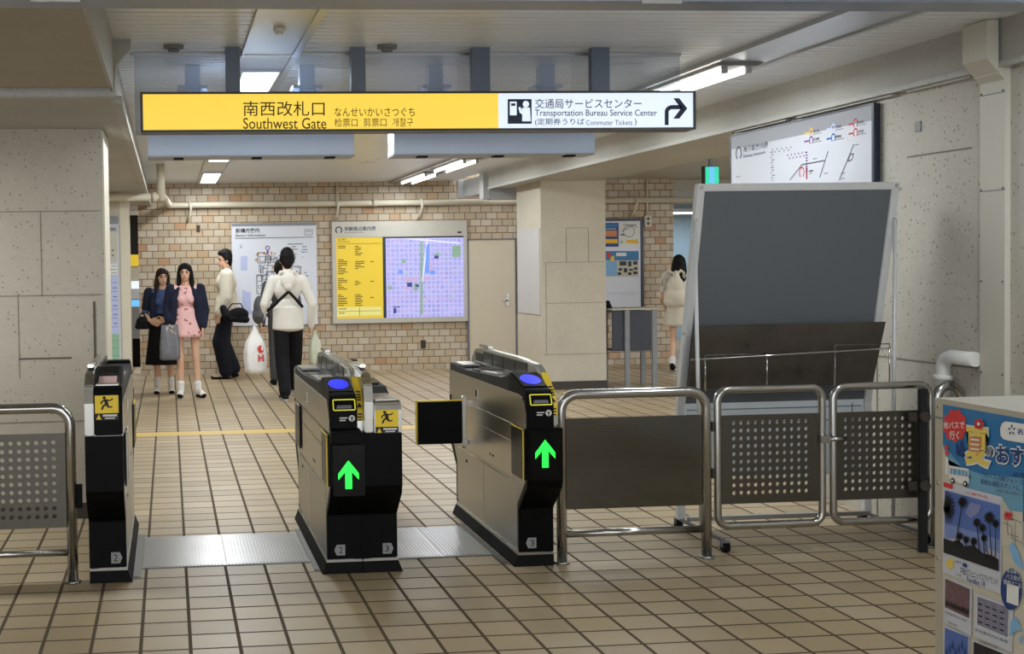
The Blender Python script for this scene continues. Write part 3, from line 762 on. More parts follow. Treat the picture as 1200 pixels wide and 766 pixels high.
    for i, z_ in enumerate((.80, .815, .83, .90, .912, .925, .938)):
        ya = -.106 if z_ < .85 else -.097 + (z_ - .851) / .071 * .035 - .008 if z_ < .922 else -.062 + (z_ - .922) / .084 * .137 - .012
        m.box(BW + .012, BW + GW - .012, ya, ya + .002, z_, z_ + .007)
    m.add([(BW + .008, -.098, .868), (BW + GW - .008, -.098, .868), (BW + GW / 2, -.088, .888)], [(0, 1, 2)])
    m.build('warning_strip', root, fix=False)
    m = mb('chrome').box(BW + .004, BW + GW - .004, 1.18, 1.42, 1.058, 1.074); m.build('top_handle', root, .006)
    # folded flaps in the passage side
    def flap(y0, y1):
        m = mb('window_dark').box(-.012, .0, y0, y1, .475, .735); f = m.build('flap', root, .003)
        e = mb('yellow'); s_ = y0 if y0 < .5 else y1 - .008
        if y0 > .5: e = mb('steel')
        e.box(-.016, -.010, s_, s_ + .008, .475, .738); e.box(-.016, -.010, y0, y1, .733, .739); o = e.build('flap_edge', root); o.parent = f
    flap(-.15, .09)
    if not flap_out: flap(1.22, 1.46)
    if flap_out:
        m = mb('black').box(-.335, -.06, 1.0, 1.028, .508, .765); f = m.build('flap', root, .006, label='dark flap swung out across the lane')
        e = mb('yellow').box(-.338, -.06, .998, 1.030, .763, .770).box(-.341, -.334, .998, 1.030, .508, .77); e.build('flap_edge', root).parent = f
        m = mb('steel').box(-.062, -.040, .995, 1.035, .49, .785); m.cyl((-.051, 1.015, .48), (-.051, 1.015, .795), .010); m.box(-.04, -.02, 1.0, 1.03, .5, .53); m.box(-.03, 0.004, 1.0, 1.03, .50, .53).box(-.03, .004, 1.0, 1.03, .73, .76); m.build('flap_hinge', root, .002)
    # number plates
    def badge(yv, n, xc, flip):
        s_ = -1 if yv < .5 else 1
        y1_, y2_ = yv, yv + s_ * .0012
        d = flip
        m = mb('badge').poly([(xc - .022, y1_, .095), (xc + .022, y1_, .095), (xc + .022, y1_, .15), (xc - .022, y1_, .15)]); m.poly([(xc + d * .022, y1_, .095), (xc + d * .034, y1_, .1225), (xc + d * .022, y1_, .15)])
        if s_ < 0: q = ((xc - .011, y2_, .140), (xc + .011, y2_, .140), (xc - .011, y2_, .106))
        else: q = ((xc + .011, y2_, .140), (xc - .011, y2_, .140), (xc + .011, y2_, .106))
        m.use('ink').text(n, q); m.build('number_plate', root, fix=False)
    if front_badge: badge(-.0055, front_badge, .07, -1)
    if rear_badge: badge(1.4556, rear_badge, .055, -1)
    # keep-out sticker on the rear end
    if rear_badge:
        yv = 1.6295
        zt_ = zt - .045; h_ = .085
        def Pf(u, v): return (.018 + (1 - u) * .115, yv + .001, zt_ - h_ + v * h_)
        m = mb('sticker_yellow').poly([(.018, yv, zt_ - h_), (.133, yv, zt_ - h_), (.133, yv, zt_), (.018, yv, zt_)])
        runner(m, lambda u, v: Pf(u, v * 1.0))
        z2 = zt_ - h_
        m.use('ink').poly([(.018, yv, z2 - .034), (.133, yv, z2 - .034), (.133, yv, z2), (.018, yv, z2)])
        m.use('sticker_yellow').poly([(.128, yv + .001, z2 - .029), (.102, yv + .001, z2 - .029), (.115, yv + .001, z2 - .005)])
        m.use('sticker_white').poly([(.095, yv + .001, z2 - .016), (.026, yv + .001, z2 - .016), (.026, yv + .001, z2 - .006), (.095, yv + .001, z2 - .006)]).poly([(.085, yv + .001, z2 - .027), (.036, yv + .001, z2 - .027), (.036, yv + .001, z2 - .021), (.085, yv + .001, z2 - .021)])
        m.build('warning_sticker', root, fix=False, label='yellow sticker with a black running figure')
def T_in(x): return Matrix.Translation((x, 6.5, 0))
def T_out(x): return Matrix.Translation((x, 7.95, 0)) @ Matrix.Rotation(PI, 4, 'Z')
def raise_T(T, s): return T @ Matrix.Diagonal((1, 1, s, 1))
g = thing('ticket_gate', 'leftmost ticket gate, black end facing us with a yellow running man sticker', 'ticket gate', (-.33, 7.2, 0), 'ticket gates in a row')
module(g, raise_T(T_out(-.238), 1.03), rear_top=.985, rear_black=True, rear_badge='2')
g = thing('ticket_gate', 'middle double-width ticket gate with a green arrow and a running man sticker', 'ticket gate', (.97, 7.2, 0), 'ticket gates in a row')
module(g, T_in(.787), front_badge='2', hood=True); module(g, T_out(1.152), rear_top=.905, rear_badge='3')
g = thing('ticket_gate', 'right ticket gate with a green arrow and a dark flap swung open', 'ticket gate', (1.89, 7.2, 0), 'ticket gates in a row')
module(g, T_in(1.795), flap_out=True, front_badge='3')

# =================================================================== STEEL BARRIERS
def rounded(x0, x1, z0, z1, r, y, n=6):
    pts = []
    for cx_, cz_, a0 in ((x1 - r, z1 - r, 0), (x0 + r, z1 - r, PI / 2), (x0 + r, z0 + r, PI), (x1 - r, z0 + r, 3 * PI / 2)):
        for k in range(n + 1): a = a0 + PI / 2 * k / n; pts.append((cx_ + r * math.cos(a), y, cz_ + r * math.sin(a)))
    return pts
def perforated(m, x0, x1, z0, z1, y, cols, rows, px, pz, xs, zs, r=.0118, th=.014):
    """plate with real round holes; xs, zs = centre of the first hole (left, top)"""
    gx0, gz1 = xs - px / 2, zs + pz / 2; gx1, gz0 = gx0 + cols * px, gz1 - rows * pz
    for yy in (y, y + th):
        for a, b, c, d in ((x0, gx0, z0, z1), (gx1, x1, z0, z1), (gx0, gx1, gz1, z1), (gx0, gx1, z0, gz0)): m.poly([(a, yy, c), (b, yy, c), (b, yy, d), (a, yy, d)])
    m.poly([(x0, y, z0), (x1, y, z0), (x1, y + th, z0), (x0, y + th, z0)]); m.poly([(x0, y, z1), (x1, y, z1), (x1, y + th, z1), (x0, y + th, z1)])
    m.poly([(x0, y, z0), (x0, y + th, z0), (x0, y + th, z1), (x0, y, z1)]); m.poly([(x1, y, z0), (x1, y + th, z0), (x1, y + th, z1), (x1, y, z1)])
    n = 12
    for i in range(cols):
        for j in range(rows):
            cx_, cz_ = gx0 + (i + .5) * px, gz1 - (j + .5) * pz
            sq = []
            for k in range(n):
                a = 2 * PI * k / n; cdx, cdz = math.cos(a), math.sin(a); q = max(abs(cdx) / (px / 2), abs(cdz) / (pz / 2)); sq.append((cx_ + cdx / q, cz_ + cdz / q))
            corners = [(cx_ + px / 2, cz_ + pz / 2), (cx_ - px / 2, cz_ + pz / 2), (cx_ - px / 2, cz_ - pz / 2), (cx_ + px / 2, cz_ - pz / 2)]
            hole = [(cx_ + r * math.cos(2 * PI * k / n), cz_ + r * math.sin(2 * PI * k / n)) for k in range(n)]
            for yy in (y, y + th):
                for k in range(n):
                    k2 = (k + 1) % n
                    poly = [hole[k], sq[k]]
                    a0, a1 = 2 * PI * k / n, 2 * PI * (k + 1) / n
                    for ci, c in enumerate(corners):
                        ca = math.atan2(c[1] - cz_, c[0] - cx_) % (2 * PI)
                        if a0 + 1e-6 < ca < a1 - 1e-6: poly.append(c)
                    poly += [sq[k2], hole[k2]]
                    m.poly([(p[0], yy, p[1]) for p in poly])
            for k in range(n):
                a, b = hole[k], hole[(k + 1) % n]; m.poly([(a[0], y, a[1]), (b[0], y, b[1]), (b[0], y + th, b[1]), (a[0], y + th, a[1])])
FY = 6.53
# fixed barrier right of the gates: posts run to the floor, smooth panel
t = thing('barrier', 'steel tube barrier with a plain mirror-like panel beside the right gate', 'barrier', (2.43, FY, 0), 'steel barriers')
arc = [(2.035, FY, 0.0), (2.035, FY, .80)] + [(2.125 - .09 * math.cos(a), FY, .80 + .09 * math.sin(a)) for a in [PI / 2 * k / 7 for k in range(1, 8)]]
arc += [(2.735 + .09 * math.sin(a), FY, .80 + .09 * math.cos(a)) for a in [PI / 2 * k / 7 for k in range(0, 8)]] + [(2.825, FY, 0.0)]
MB('tube').tube(arc, .027, 14).build('frame', t)
MB('tube').cyl((2.05, FY, .155), (2.81, FY, .155), .02).build('lower_rail', t)
MB('steel_dark').box(2.06, 2.80, FY - .008, FY + .008, .285, .765).build('panel', t)
for x in (2.035, 2.825): MB('tube').cyl((x, FY, 0), (x, FY, .012), .042, 20).build('floor_flange', t)
# perforated leaves
def leaf(x0, x1, cols, xs, label, hinge_x=None):
    t = thing('barrier', label, 'barrier', ((x0 + x1) / 2, FY, 0), 'steel barriers')
    MB('tube').tube(rounded(x0 + .02, x1 - .02, .165, .895, .06, FY), .0205, 12, closed=True).build('frame', t)
    m = MB('perf'); perforated(m, x0 + .035, x1 - .035, .285, .757, FY - .011, cols, 10, .0402, .0415, xs, .716)
    m.build('perforated_panel', t)
    return t
t = leaf(2.868, 3.49, 11, 2.976, 'perforated steel barrier leaf between the plain barrier and the one by the wall')
for z in (.70, .45): MB('skirt').box(2.854, 2.869, FY - .014, FY + .014, z - .025, z + .025).build('hinge', t)
MB('tube').box(3.44, 3.49, FY - .045, FY - .02, .60, .64).build('latch', t)
t = leaf(3.512, 4.10, 10, 3.60, 'perforated steel barrier leaf nearest the right concrete wall')
MB('tube').cyl((3.49, FY - .04, .62), (3.58, FY - .04, .62), .013).build('latch', t)
t = thing('stop_post', 'dark flat upright post in front of the rightmost perforated barrier', 'post', (4.0, 6.47, 0))
MB('deck').box(3.975, 4.022, 6.45, 6.475, 0, .88).build('post_bar', t, .003)
for z in (.73, .36):
    m = MB('skirt').box(3.93, 4.03, 6.475, 6.5, z - .03, z + .02); m.cyl((4.0, 6.435, z), (4.0, 6.452, z), .03); m.build('clamp', t, .003)
t = thing('wall_rail', 'short bent steel rail fixed against the right concrete wall', 'rail', (4.23, 6.55, 0))
p = [(4.15, 6.55, 0), (4.15, 6.55, .80)] + [(4.235 - .085 * math.cos(a), 6.55, .80 + .085 * math.sin(a)) for a in [PI * k / 12 for k in range(1, 12)]] + [(4.255 + .065, 6.55, .80), (4.32, 6.55, .6)]
p = [(4.13, 6.55, 0), (4.13, 6.55, .80)] + [(4.2 - .07 * math.cos(a), 6.55, .80 + .085 * math.sin(a)) for a in [PI * k / 12 for k in range(1, 12)]] + [(4.27, 6.55, .80), (4.27, 6.55, 0)]
MB('tube').tube(p, .028, 14).build('rail_tube', t)
for x in (4.13, 4.27): MB('tube').cyl((x, 6.55, 0), (x, 6.55, .012), .04).build('floor_flange', t)
# barrier at the left edge
t = thing('barrier', 'perforated steel barrier at the left edge beside the leftmost gate', 'barrier', (-.9, FY, 0), 'steel barriers')
arc = [(-1.40, FY, 0), (-1.40, FY, .80)] + [(-1.31 - .09 * math.cos(a), FY, .80 + .09 * math.sin(a)) for a in [PI / 2 * k / 7 for k in range(1, 8)]]
arc += [(-.60 + .09 * math.sin(a), FY, .80 + .09 * math.cos(a)) for a in [PI / 2 * k / 7 for k in range(0, 8)]] + [(-.51, FY, 0.0)]
MB('tube').tube(arc, .027, 14).build('frame', t)
MB('tube').cyl((-1.39, FY, .155), (-.52, FY, .155), .018).build('lower_rail', t)
m = MB('perf'); perforated(m, -1.37, -.535, .285, .762, FY - .011, 17, 10, .0425, .0415, -1.275, .716); m.build('perforated_panel', t)
MB('black').box(-.485, -.455, FY - .01, FY + .015, .38, .50).build('hinge', t)
for x in (-1.40, -.51): MB('tube').cyl((x, FY, 0), (x, FY, .012), .042, 20).build('floor_flange', t)

# =================================================================== TILTED BOARD STAND BEHIND THE BARRIERS
t = thing('board_stand', 'large tilted dark grey board on a grey wheeled stand behind the barriers', 'board stand', (3.55, 7.0, 0))
def tilt(z): return 7.24 - (z - .72) * .2365 if z > .72 else 7.24
XL, XR = 2.955, 4.15
def slab(m, xa, xb, za, zb, f0, f1):
    """slab in the tilted plane between heights za, zb; f0/f1 = offsets to the front/back"""
    m.hexa([(xa, tilt(za) + f0, za), (xb, tilt(za) + f0, za), (xb, tilt(zb) + f0, zb), (xa, tilt(zb) + f0, zb)], [(xa, tilt(za) + f1, za), (xb, tilt(za) + f1, za), (xb, tilt(zb) + f1, zb), (xa, tilt(zb) + f1, zb)])
    return m
m = MB('stand_grey'); slab(m, XL, XL + .045, .72, 2.01, -.015, .03); slab(m, XR - .045, XR, .72, 2.01, -.015, .03); slab(m, XL + .045, XR - .045, 1.968, 2.01, -.015, .03)
for xx in (XL, XR - .045): m.box(xx, xx + .045, 7.225, 7.27, .06, .72)
m.build('frame', t, .003)
slab(MB('stand_dark'), XL + .045, XR - .045, 1.16, 1.968, -.002, .012).build('dark_panel', t)
slab(MB('ink_grey'), XL + .09, XR - .25, 1.205, 1.209, -.004, -.002).build('panel_seam', t)
m = MB('stand_dark'); slab(m, XL + .045, XR - .045, .72, 1.16, 0.0, .012); m.build('rear_panel', t)
m = MB('stand_low').box(XL + .045, XR - .045, 7.235, 7.25, .30, .84)
m.use('ink_grey').box(XL + .06, XR - .06, 7.232, 7.235, .70, .705).box(XL + .06, XR - .06, 7.232, 7.235, .62, .625).box(XR - .12, XR - .115, 7.232, 7.235, .3, .72)
m.build('lower_panel', t)
m = MB('smoked'); m.hexa([(XL + .02, 7.13, .84), (XR - .05, 7.13, .84), (XR - .02, 7.04, 1.21), (XL + .03, 7.04, 1.205)], [(XL + .02, 7.136, .84), (XR - .05, 7.136, .84), (XR - .02, 7.046, 1.21), (XL + .03, 7.046, 1.205)])
m.build('smoked_pocket', t, label='smoky brown plastic pocket with scuff marks')
m = MB('chrome')
def wire(pts): m.tube(pts, .005, 8)
yw = 6.985
wire([(XL - .02, yw, 1.02), (XR - .05, yw - .02, 1.06)])
for xa, xb, zt in ((3.02, 3.385, 1.045), (3.79, 4.12, 1.085)): wire([(xa, yw, .84), (xa, yw, zt), (xb, yw, zt), (xb, yw, .84)])
m.build('wire_holder', t)
MB('stand_grey').tube([(XL - .005, 6.955, 1.81), (XL + .01, 6.925, .06)], .011, 10).build('support_rod', t)
MB('stand_grey').tube([(XR - .01, 6.96, 1.8), (XR - .0, 7.0, .06)], .011, 10).build('support_rod', t)
m = MB('chrome')
for x, z in ((XL + .022, 1.99), (XR - .022, 1.99), (XR + .002, 1.97), (XL + .005, 1.81), (XR - .01, 1.8), (XL - .005, 1.16)): m.cyl((x, tilt(z) - .022, z), (x, tilt(z) - .012, z), .011, 10)
m.build('bolt', t)
for xx in (XL + .022, XR - .03):
    m = MB('ink_grey').box(xx - .012, xx + .012, 6.66, 7.30, .05, .065); m.build('foot_bar', t, .002)
    for yy in (6.64, 7.28):
        m = MB('black_matte').cyl((xx - .018, yy, .027), (xx + .018, yy, .027), .027, 16); m.use('ink_grey').box(xx - .024, xx + .024, yy - .012, yy + .012, .03, .06); m.build('caster', t)
MB('alu').box(XL + .04, XR - .05, 7.16, 7.20, .06, .085).build('cross_bar', t)

# =================================================================== POSTER STAND IN THE RIGHT FOREGROUND
PX = 2.2
t = thing('poster_stand', 'beige box stand with a blue summer bus poster at the right edge of the photo', 'poster stand', (2.48, 3.16, 0))
MB('beige_board').box(PX, 2.75, 2.82, 3.50, .04, 1.183).build('cabinet', t, .004)
MB('black_matte').box(PX + .03, 2.72, 2.85, 3.47, 0, .04).build('plinth', t)
MB('ink_grey').box(PX - .001, PX + .002, 3.46, 3.50, 1.125, 1.13).build('edge_joint', t)
def PP(x, y, l=1): p = on_x(x, y, PX); return Vector((PX - .0012 * l, p.y, p.z))
yl = PP(1105.5, 600).y
ZT, ZBm = 1.168, .12
def pol(m, l, *pts): m.poly([PP(x, y, l) for x, y in pts]); return m
m = MB('poster_blue').box(PX - .0012, PX, 2.87, yl, .62, ZT)
m.build('poster_sheet', t)
m = MB('poster_cream').box(PX - .0014, PX, 2.87, yl, ZBm, .90)
m.build('poster_sheet', t)
m = MB('poster_sky')
pol(m, 2, (1106, 558), (1106, 535), (1130, 548), (1150, 555), (1200, 560), (1200, 632), (1150, 612), (1150, 585))
pol(m, 2, (1106, 520), (1106, 545), (1122, 556), (1140, 560), (1118, 535))
m.use('poster_cream'); pol(m, 3, (1105.5, 520), (1112, 540), (1122, 562), (1145, 580), (1176, 583), (1185, 598), (1200, 600), (1200, 640), (1105.5, 640))
m.use('poster_red')
n = 26; cx_, cy_ = 1120.5, 498.5
pol(m, 3, *[(cx_ + (13.5 + .9 * math.sin(9 * 2 * PI * k / 60)) * math.cos(2 * PI * k / 60), cy_ + (18.5 + 1.2 * math.sin(9 * 2 * PI * k / 60)) * math.sin(2 * PI * k / 60)) for k in range(60)])
def Tq(xa, ya, xb, yb, sk, l): return (PP(xa, ya, l), PP(xb, ya + sk * (xb - xa), l), PP(xa, yb, l))
m.use('sticker_white'); m.text('市バスで', Tq(1107.5, 494, 1132, 502.5, -.03, 4), .02); m.text('行く', Tq(1114.5, 504.5, 1126, 514.5, .02, 4), .02)
# the big summer character with pale outline
m.use('sticker_white'); m.text('夏', Tq(1131.5, 497, 1164, 545, .12, 4), .085)
m.use('poster_gold'); m.text('夏', Tq(1133, 499, 1162, 543, .12, 5), .035)
m.use('poster_orange'); pol(m, 6, (1139, 511), (1153, 512.5), (1151, 530), (1138, 528)); m.use('sticker_white')
for yy in (513.5, 519, 524.5): pol(m, 7, (1140.5, yy), (1151, yy + 1.2), (1151, yy + 3), (1140.5, yy + 1.8))
m.use('poster_red')
for k in range(5): pol(m, 7, *[(1150.5 + 3.6 * math.cos(2 * PI * k / 5) + 2.6 * math.cos(2 * PI * j / 10), 496.5 + 3.9 * math.sin(2 * PI * k / 5) + 2.9 * math.sin(2 * PI * j / 10)) for j in range(10)])
m.use('sticker_white'); pol(m, 8, *[(1150.5 + 1.8 * math.cos(2 * PI * j / 10), 496.5 + 2 * math.sin(2 * PI * j / 10)) for j in range(10)])
m.text('の', Tq(1157, 521, 1168, 536, .1, 4), .07); m.use('ink_grey'); m.text('の', Tq(1158.3, 522.5, 1166.8, 534.5, .1, 5), .02)
m.use('sticker_white'); m.text('おすす', Tq(1168.5, 519, 1222, 544, .12, 4), .075); m.use('poster_navy'); m.text('おすす', Tq(1170, 521, 1220, 542, .12, 5), .035)
m.use('poster_navy')
pol(m, 4, (1122, 520), (1124, 519), (1126, 528), (1125, 535), (1122, 531)); pol(m, 4, (1127, 517), (1130, 516), (1130, 536), (1126, 534)); pol(m, 4, (1131, 522), (1134, 526), (1131, 534))
# white label with emblem
m.use('sticker_white')
pol(m, 4, (1180, 493.5), (1176, 496), (1174, 502), (1174.5, 510), (1178, 514.5), (1184, 516), (1215, 521), (1215, 498))
m.use('poster_navy')
cx_, cy_ = 1188, 503.5
for k in range(5):
    a = -PI / 2 + 2 * PI * k / 5
    pol(m, 5, *[(cx_ + 4.2 * math.cos(a + d) * s_, cy_ + 6.2 * math.sin(a + d) * s_) for d, s_ in ((-.32, .45), (-.2, 1), (.2, 1), (.32, .45))])
m.text('名古屋', Tq(1194, 501.5, 1220, 508.5, .12, 5), .01)
m.text('発見!', Tq(1188.5, 552, 1206, 558.5, .14, 5)); m.text('「市バス沿線フォトコンテスト', Tq(1154, 552.5, 1222, 559, .19, 5)); m.text('素敵な撮影スポットに、市バスで', Tq(1151.5, 560.5, 1222, 567, .17, 5))
m.use('ink_grey'); m.text('※撮影の際は周囲にご配慮ください', Tq(1169, 572.5, 1222, 576, .15, 5))
# little bus and stop
m.use('sticker_white'); pol(m, 4, (1114, 545), (1137, 549), (1137.5, 566), (1134, 568), (1117, 562), (1114, 560)); m.use('poster_sky'); pol(m, 5, (1116, 548), (1136, 551.5), (1136.5, 558), (1116, 555))
m.use('sticker_white')
for xx in (1119, 1124, 1129, 1133): pol(m, 6, (xx, 548), (xx + .7, 548), (xx + .7, 558), (xx, 558))
m.use('ink')
for xx, yy in ((1119, 563), (1134, 566.5)): pol(m, 6, *[(xx + 2.6 * math.cos(2 * PI * j / 14), yy + 3.4 * math.sin(2 * PI * j / 14)) for j in range(14)])
m.use('sticker_white')
for xx, yy in ((1119, 563), (1134, 566.5)): pol(m, 7, *[(xx + 1.2 * math.cos(2 * PI * j / 14), yy + 1.6 * math.sin(2 * PI * j / 14)) for j in range(14)])
m.use('poster_red'); pol(m, 4, *[(1111 + 2.4 * math.cos(2 * PI * j / 14), 524 + 3 * math.sin(2 * PI * j / 14)) for j in range(14)]); pol(m, 4, *[(1111.5 + 2.2 * math.cos(2 * PI * j / 14), 530.5 + 2.8 * math.sin(2 * PI * j / 14)) for j in range(14)])
m.use('sticker_white'); pol(m, 4, (1109.5, 535), (1113, 535.7), (1113, 556), (1109.5, 555))
# framed photographs
m.use('paper'); pol(m, 4, (1107, 564), (1176, 582), (1175, 696), (1106.5, 670))
m.use('poster_red'); pol(m, 5, (1108, 564.5), (1119, 567.5), (1119, 573), (1108, 570)); m.text('入選作品', Tq(1134, 575, 1160, 578, .23, 5))
m.use('photo_sky'); pol(m, 5, (1109.5, 574), (1174.5, 591.5), (1173.5, 669), (1109, 647))
m.use('photo_mid'); pol(m, 5.4, (1109.3, 612), (1174, 632), (1173.5, 669), (1109, 647))
m.use('photo_low'); pol(m, 5.7, (1109.2, 630), (1140, 632), (1174, 648), (1173.5, 669), (1109, 647))
m.use('photo_cloud'); pol(m, 6, (1134, 600), (1140, 588), (1153, 592), (1150, 600), (1140, 607)); pol(m, 6, (1125, 640), (1135, 628), (1150, 634), (1160, 645), (1150, 652), (1135, 648))
m.use('photo_dark')
pol(m, 7, (1109, 647), (1109, 630), (1120, 634), (1126, 632), (1134, 640), (1144, 638), (1155, 648), (1165, 650), (1173.5, 655), (1173.5, 669))
def palm(xb, yb, xt, yt, r, w=1.0):
    pol(m, 8, (xb - w * .6, yb), (xb + w * .6, yb), (xt + w * .35, yt), (xt - w * .35, yt))
    for k in range(11):
        a = 2 * PI * k / 11 + .2
        ex, ey = xt + r * math.cos(a), yt + r * 1.15 * math.sin(a); nx, ny = -math.sin(a) * r * .22, math.cos(a) * r * .22
        pol(m, 8, (xt, yt), (xt + (ex - xt) * .5 + nx, yt + (ey - yt) * .5 + ny), (ex, ey), (xt + (ex - xt) * .5 - nx, yt + (ey - yt) * .5 - ny))
palm(1123, 642, 1131.5, 588, 6.5, 1.2)
for a in ((1128, 644, 1128.5, 628, 5), (1135, 646, 1136, 632, 4.5), (1145, 648, 1145, 634, 5), (1152, 650, 1148.5, 612, 5.5), (1158, 655, 1155, 618, 5), (1163, 656, 1157, 630, 4.5), (1166, 660, 1163, 606, 7), (1170, 662, 1170.5, 613, 5)): palm(*a)
for k in range(12):
    a = -1.2 + 2.4 * k / 11; pol(m, 8, (1109.2, 596), (1109.2 + 8 * math.cos(a) - 1, 592 + 11 * math.sin(a)), (1109.2 + 15 * math.cos(a), 595 + 24 * math.sin(a)), (1109.2 + 7 * math.cos(a), 597 + 12 * math.sin(a)))
m.use('poster_gold'); pol(m, 6, *[(1116 + 4.5 * math.cos(2 * PI * j / 16), 660 + 6.5 * math.sin(2 * PI * j / 16)) for j in range(16)])
m.use('poster_navy'); pol(m, 6, (1131, 659), (1136, 660.5), (1136, 665), (1131, 663.5)); m.use('ink'); m.text('戸田川フェニックスアイランド', Tq(1128, 664, 1172, 672, .31, 6)); m.use('poster_navy'); m.text('Familiar.18', Tq(1136, 675, 1157, 681, .3, 6))
m.use('ink_grey'); m.text('撮影地', Tq(1123, 656, 1129.5, 659, .25, 6)); m.text('作者', Tq(1123, 671.5, 1129, 674, .25, 6))
def photo(fr, ph, mat):
    m.use('paper'); pol(m, 4, *fr); m.use(mat); pol(m, 5, *ph)
photo(((1108.5, 675), (1141, 688), (1140, 745), (1108, 729)), ((1110, 677.5), (1139, 690), (1138, 724), (1109.5, 711)), 'photo_brown')
photo(((1144, 694), (1189.5, 711), (1188, 764), (1143, 745)), ((1148, 698.5), (1184, 711.5), (1183, 746), (1147.5, 731)), 'photo_grey')
photo(((1108, 732), (1138, 745), (1137, 800), (1107, 785)), ((1109.5, 735), (1137, 746), (1136, 780), (1109, 768)), 'photo_sky')
photo(((1142, 749), (1186, 766), (1185, 820), (1141, 800)), ((1143.5, 751.5), (1182, 767), (1181, 800), (1143, 785)), 'photo_dark')
m.use('ink_grey')
for q in ((1110, 715, 1136, 718, .42), (1113, 727, 1124, 730, .4), (1145, 735, 1184, 739, .38), (1150, 749, 1172, 752.5, .36)): m.text('名古屋市内の風景', Tq(*q, 6))
m.use('photo_dark')
for k in range(14):
    xx = 1111 + k * 2; pol(m, 7, (xx, 703 + k * .75 + (k * 7 % 5)), (xx + 1.5, 703.6 + k * .75), (xx + 1.5, 709 + k * .85), (xx, 708.5 + k * .85))
for k in range(16):
    xx = 1149.5 + (k % 4) * 8.5; yy = 706 + (k // 4) * 7 + (k % 4) * 3.2; pol(m, 7, (xx, yy), (xx + 5, yy + 1.6), (xx + 5, yy + 3), (xx, yy + 1.4))
m.use('poster_navy')
for k in range(7): pol(m, 7, (1111 + k * 3.6, 766 - (k % 3) * 4), (1112.5 + k * 3.6, 757 - (k % 3) * 4), (1114 + k * 3.6, 768 - (k % 3) * 3))
# blue round notice, water patches and route lines
m.use('poster_navy'); pol(m, 5, *[(1187.5 + 12.5 * math.cos(2 * PI * j / 36), 690 + 24.5 * math.sin(2 * PI * j / 36)) for j in range(36)])
m.use('sticker_white'); m.text('名古屋の', Tq(1183, 665, 1198, 670, .2, 6)); m.text('バス旅の', Tq(1182, 671.5, 1199, 677.5, .22, 6)); m.text('情報はこちら', Tq(1179, 678, 1204, 684, .24, 6))
pol(m, 6, (1183, 683), (1197, 687), (1196.5, 710), (1182.5, 705))
m.use('water'); pol(m, 4, (1184, 640), (1188, 634), (1195, 645), (1200, 660), (1200, 668), (1190, 658)); pol(m, 5, (1186, 745), (1187, 728), (1193, 722), (1200, 738), (1194, 738)); pol(m, 5, (1200, 755), (1196, 750), (1200, 742))
m.use('ink_grey')
for pts in (((1178, 612), (1188, 616), (1188, 630), (1200, 636)), ((1183, 606), (1183, 625), (1196, 629)), ((1178, 604), (1200, 612)), ((1192, 612), (1192, 640))): m.line([PP(x, y, 5) for x, y in pts], .0018, (1, 0, 0))
m.use('poster_red'); m.text('栄', Tq(1179, 598, 1190, 609, .1, 6), .03)
m.build('poster_print', t, fix=False)
tag_screw = MB('chrome')
for zz in (1.16, .94, .72): tag_screw.cyl((PX - .003, 3.478, zz), (PX + .001, 3.478, zz), .006, 10)
tag_screw.build('screw', t)

# =================================================================== RIGHT WALL FITTINGS
NX = 4.255
t = thing('network_map', 'subway network map panel mounted high on the right concrete wall', 'map panel', (4.28, 8.45, 2.0))
a, b = on_x(857, 157, NX), on_x(1022, 122, NX)
za, zb = 1.72, 2.515
MB('navy_frame').box(NX + .004, 4.3, b.y - .01, a.y + .01, za - .02, zb).build('panel_case', t)
m = MB('navy_frame').box(NX - .004, NX + .012, a.y, a.y + .02, za - .02, zb).box(NX - .004, NX + .012, b.y - .025, b.y, za - .02, zb).box(NX - .004, NX + .012, b.y, a.y, zb - .012, zb)
m.build('frame', t)
m = MB('paper').box(NX - .0015, NX + .004, b.y, a.y, za, zb - .012)
m.use('paper_grey').box(NX - .0022, NX - .0015, b.y, a.y, zb - .105, zb - .012)
def NP(x, y, l=1): p = on_x(x, y, NX); return Vector((NX - .0022 - .0008 * l, p.y, p.z))
def Nq(xa, ya, xb, yb, sk): return (NP(xa, ya), NP(xb, ya + sk * (xb - xa)), NP(xa, yb))
m.use('sign_ink_blue'); m.ring(NP(866, 179.5), (0, -1, 0), (0, 0, 1), .050, .036, 24, -1.0, PI + 1.0, 1.05)
m.text('地下鉄案内図', Nq(871.5, 171.5, 900, 178.5, -.21), .012); m.text('Subway Network', Nq(871.5, 181.5, 897.5, 186, -.2), .004)
def tick(x, y, w, h, sk=-.2): m.poly([NP(x, y), NP(x + w, y + sk * w), NP(x + w, y + sk * w + h), NP(x, y + h)])
for k, (x, y, c) in enumerate(((943, 155.5, 'yellow_ink'), (943, 165, 'purple_ink'), (969, 150.5, 'lav_ink'), (969, 162, 'blue_ink'), (995, 145, 'red_ink'), (995, 156, 'poster_red'))):
    m.use(c); tick(x, y, 5.5, 2.0); m.ring(NP(x + 8, y - .6), (0, -1, 0), (0, 0, 1), .027, .018, 16, -1.0, PI + 1, 1.1)
    m.use('ink'); m.text(('東山線', '名城線', '名港線', '鶴舞線', '桜通線', '上飯田線')[k], Nq(x + 10.5, y - 3.4, x + 17.5, y + .2, -.16)); m.use('ink_grey'); tick(x + 10.5, y + 1.6, 10, .7)
random.seed(3); m.use('ink_grey')
for k in range(12): tick(903 + (k % 2) * 1.2 + k * .1, 178 + k * 3.0, 3.5 - (k % 3), 1.2)
for k in range(9): tick(905 + k * 2.7, 174.5 - k * .35 + (k % 2) * 3, 1.5, 1.6)
m.use('purple_ink')
for k in range(11): tick(923 + k * 2.1, 181 - k * .35 + (k % 2) * 4, 1.3, 2)
for k in range(8): tick(944.5, 178 + k * 3.2, 2.4, 1.6)
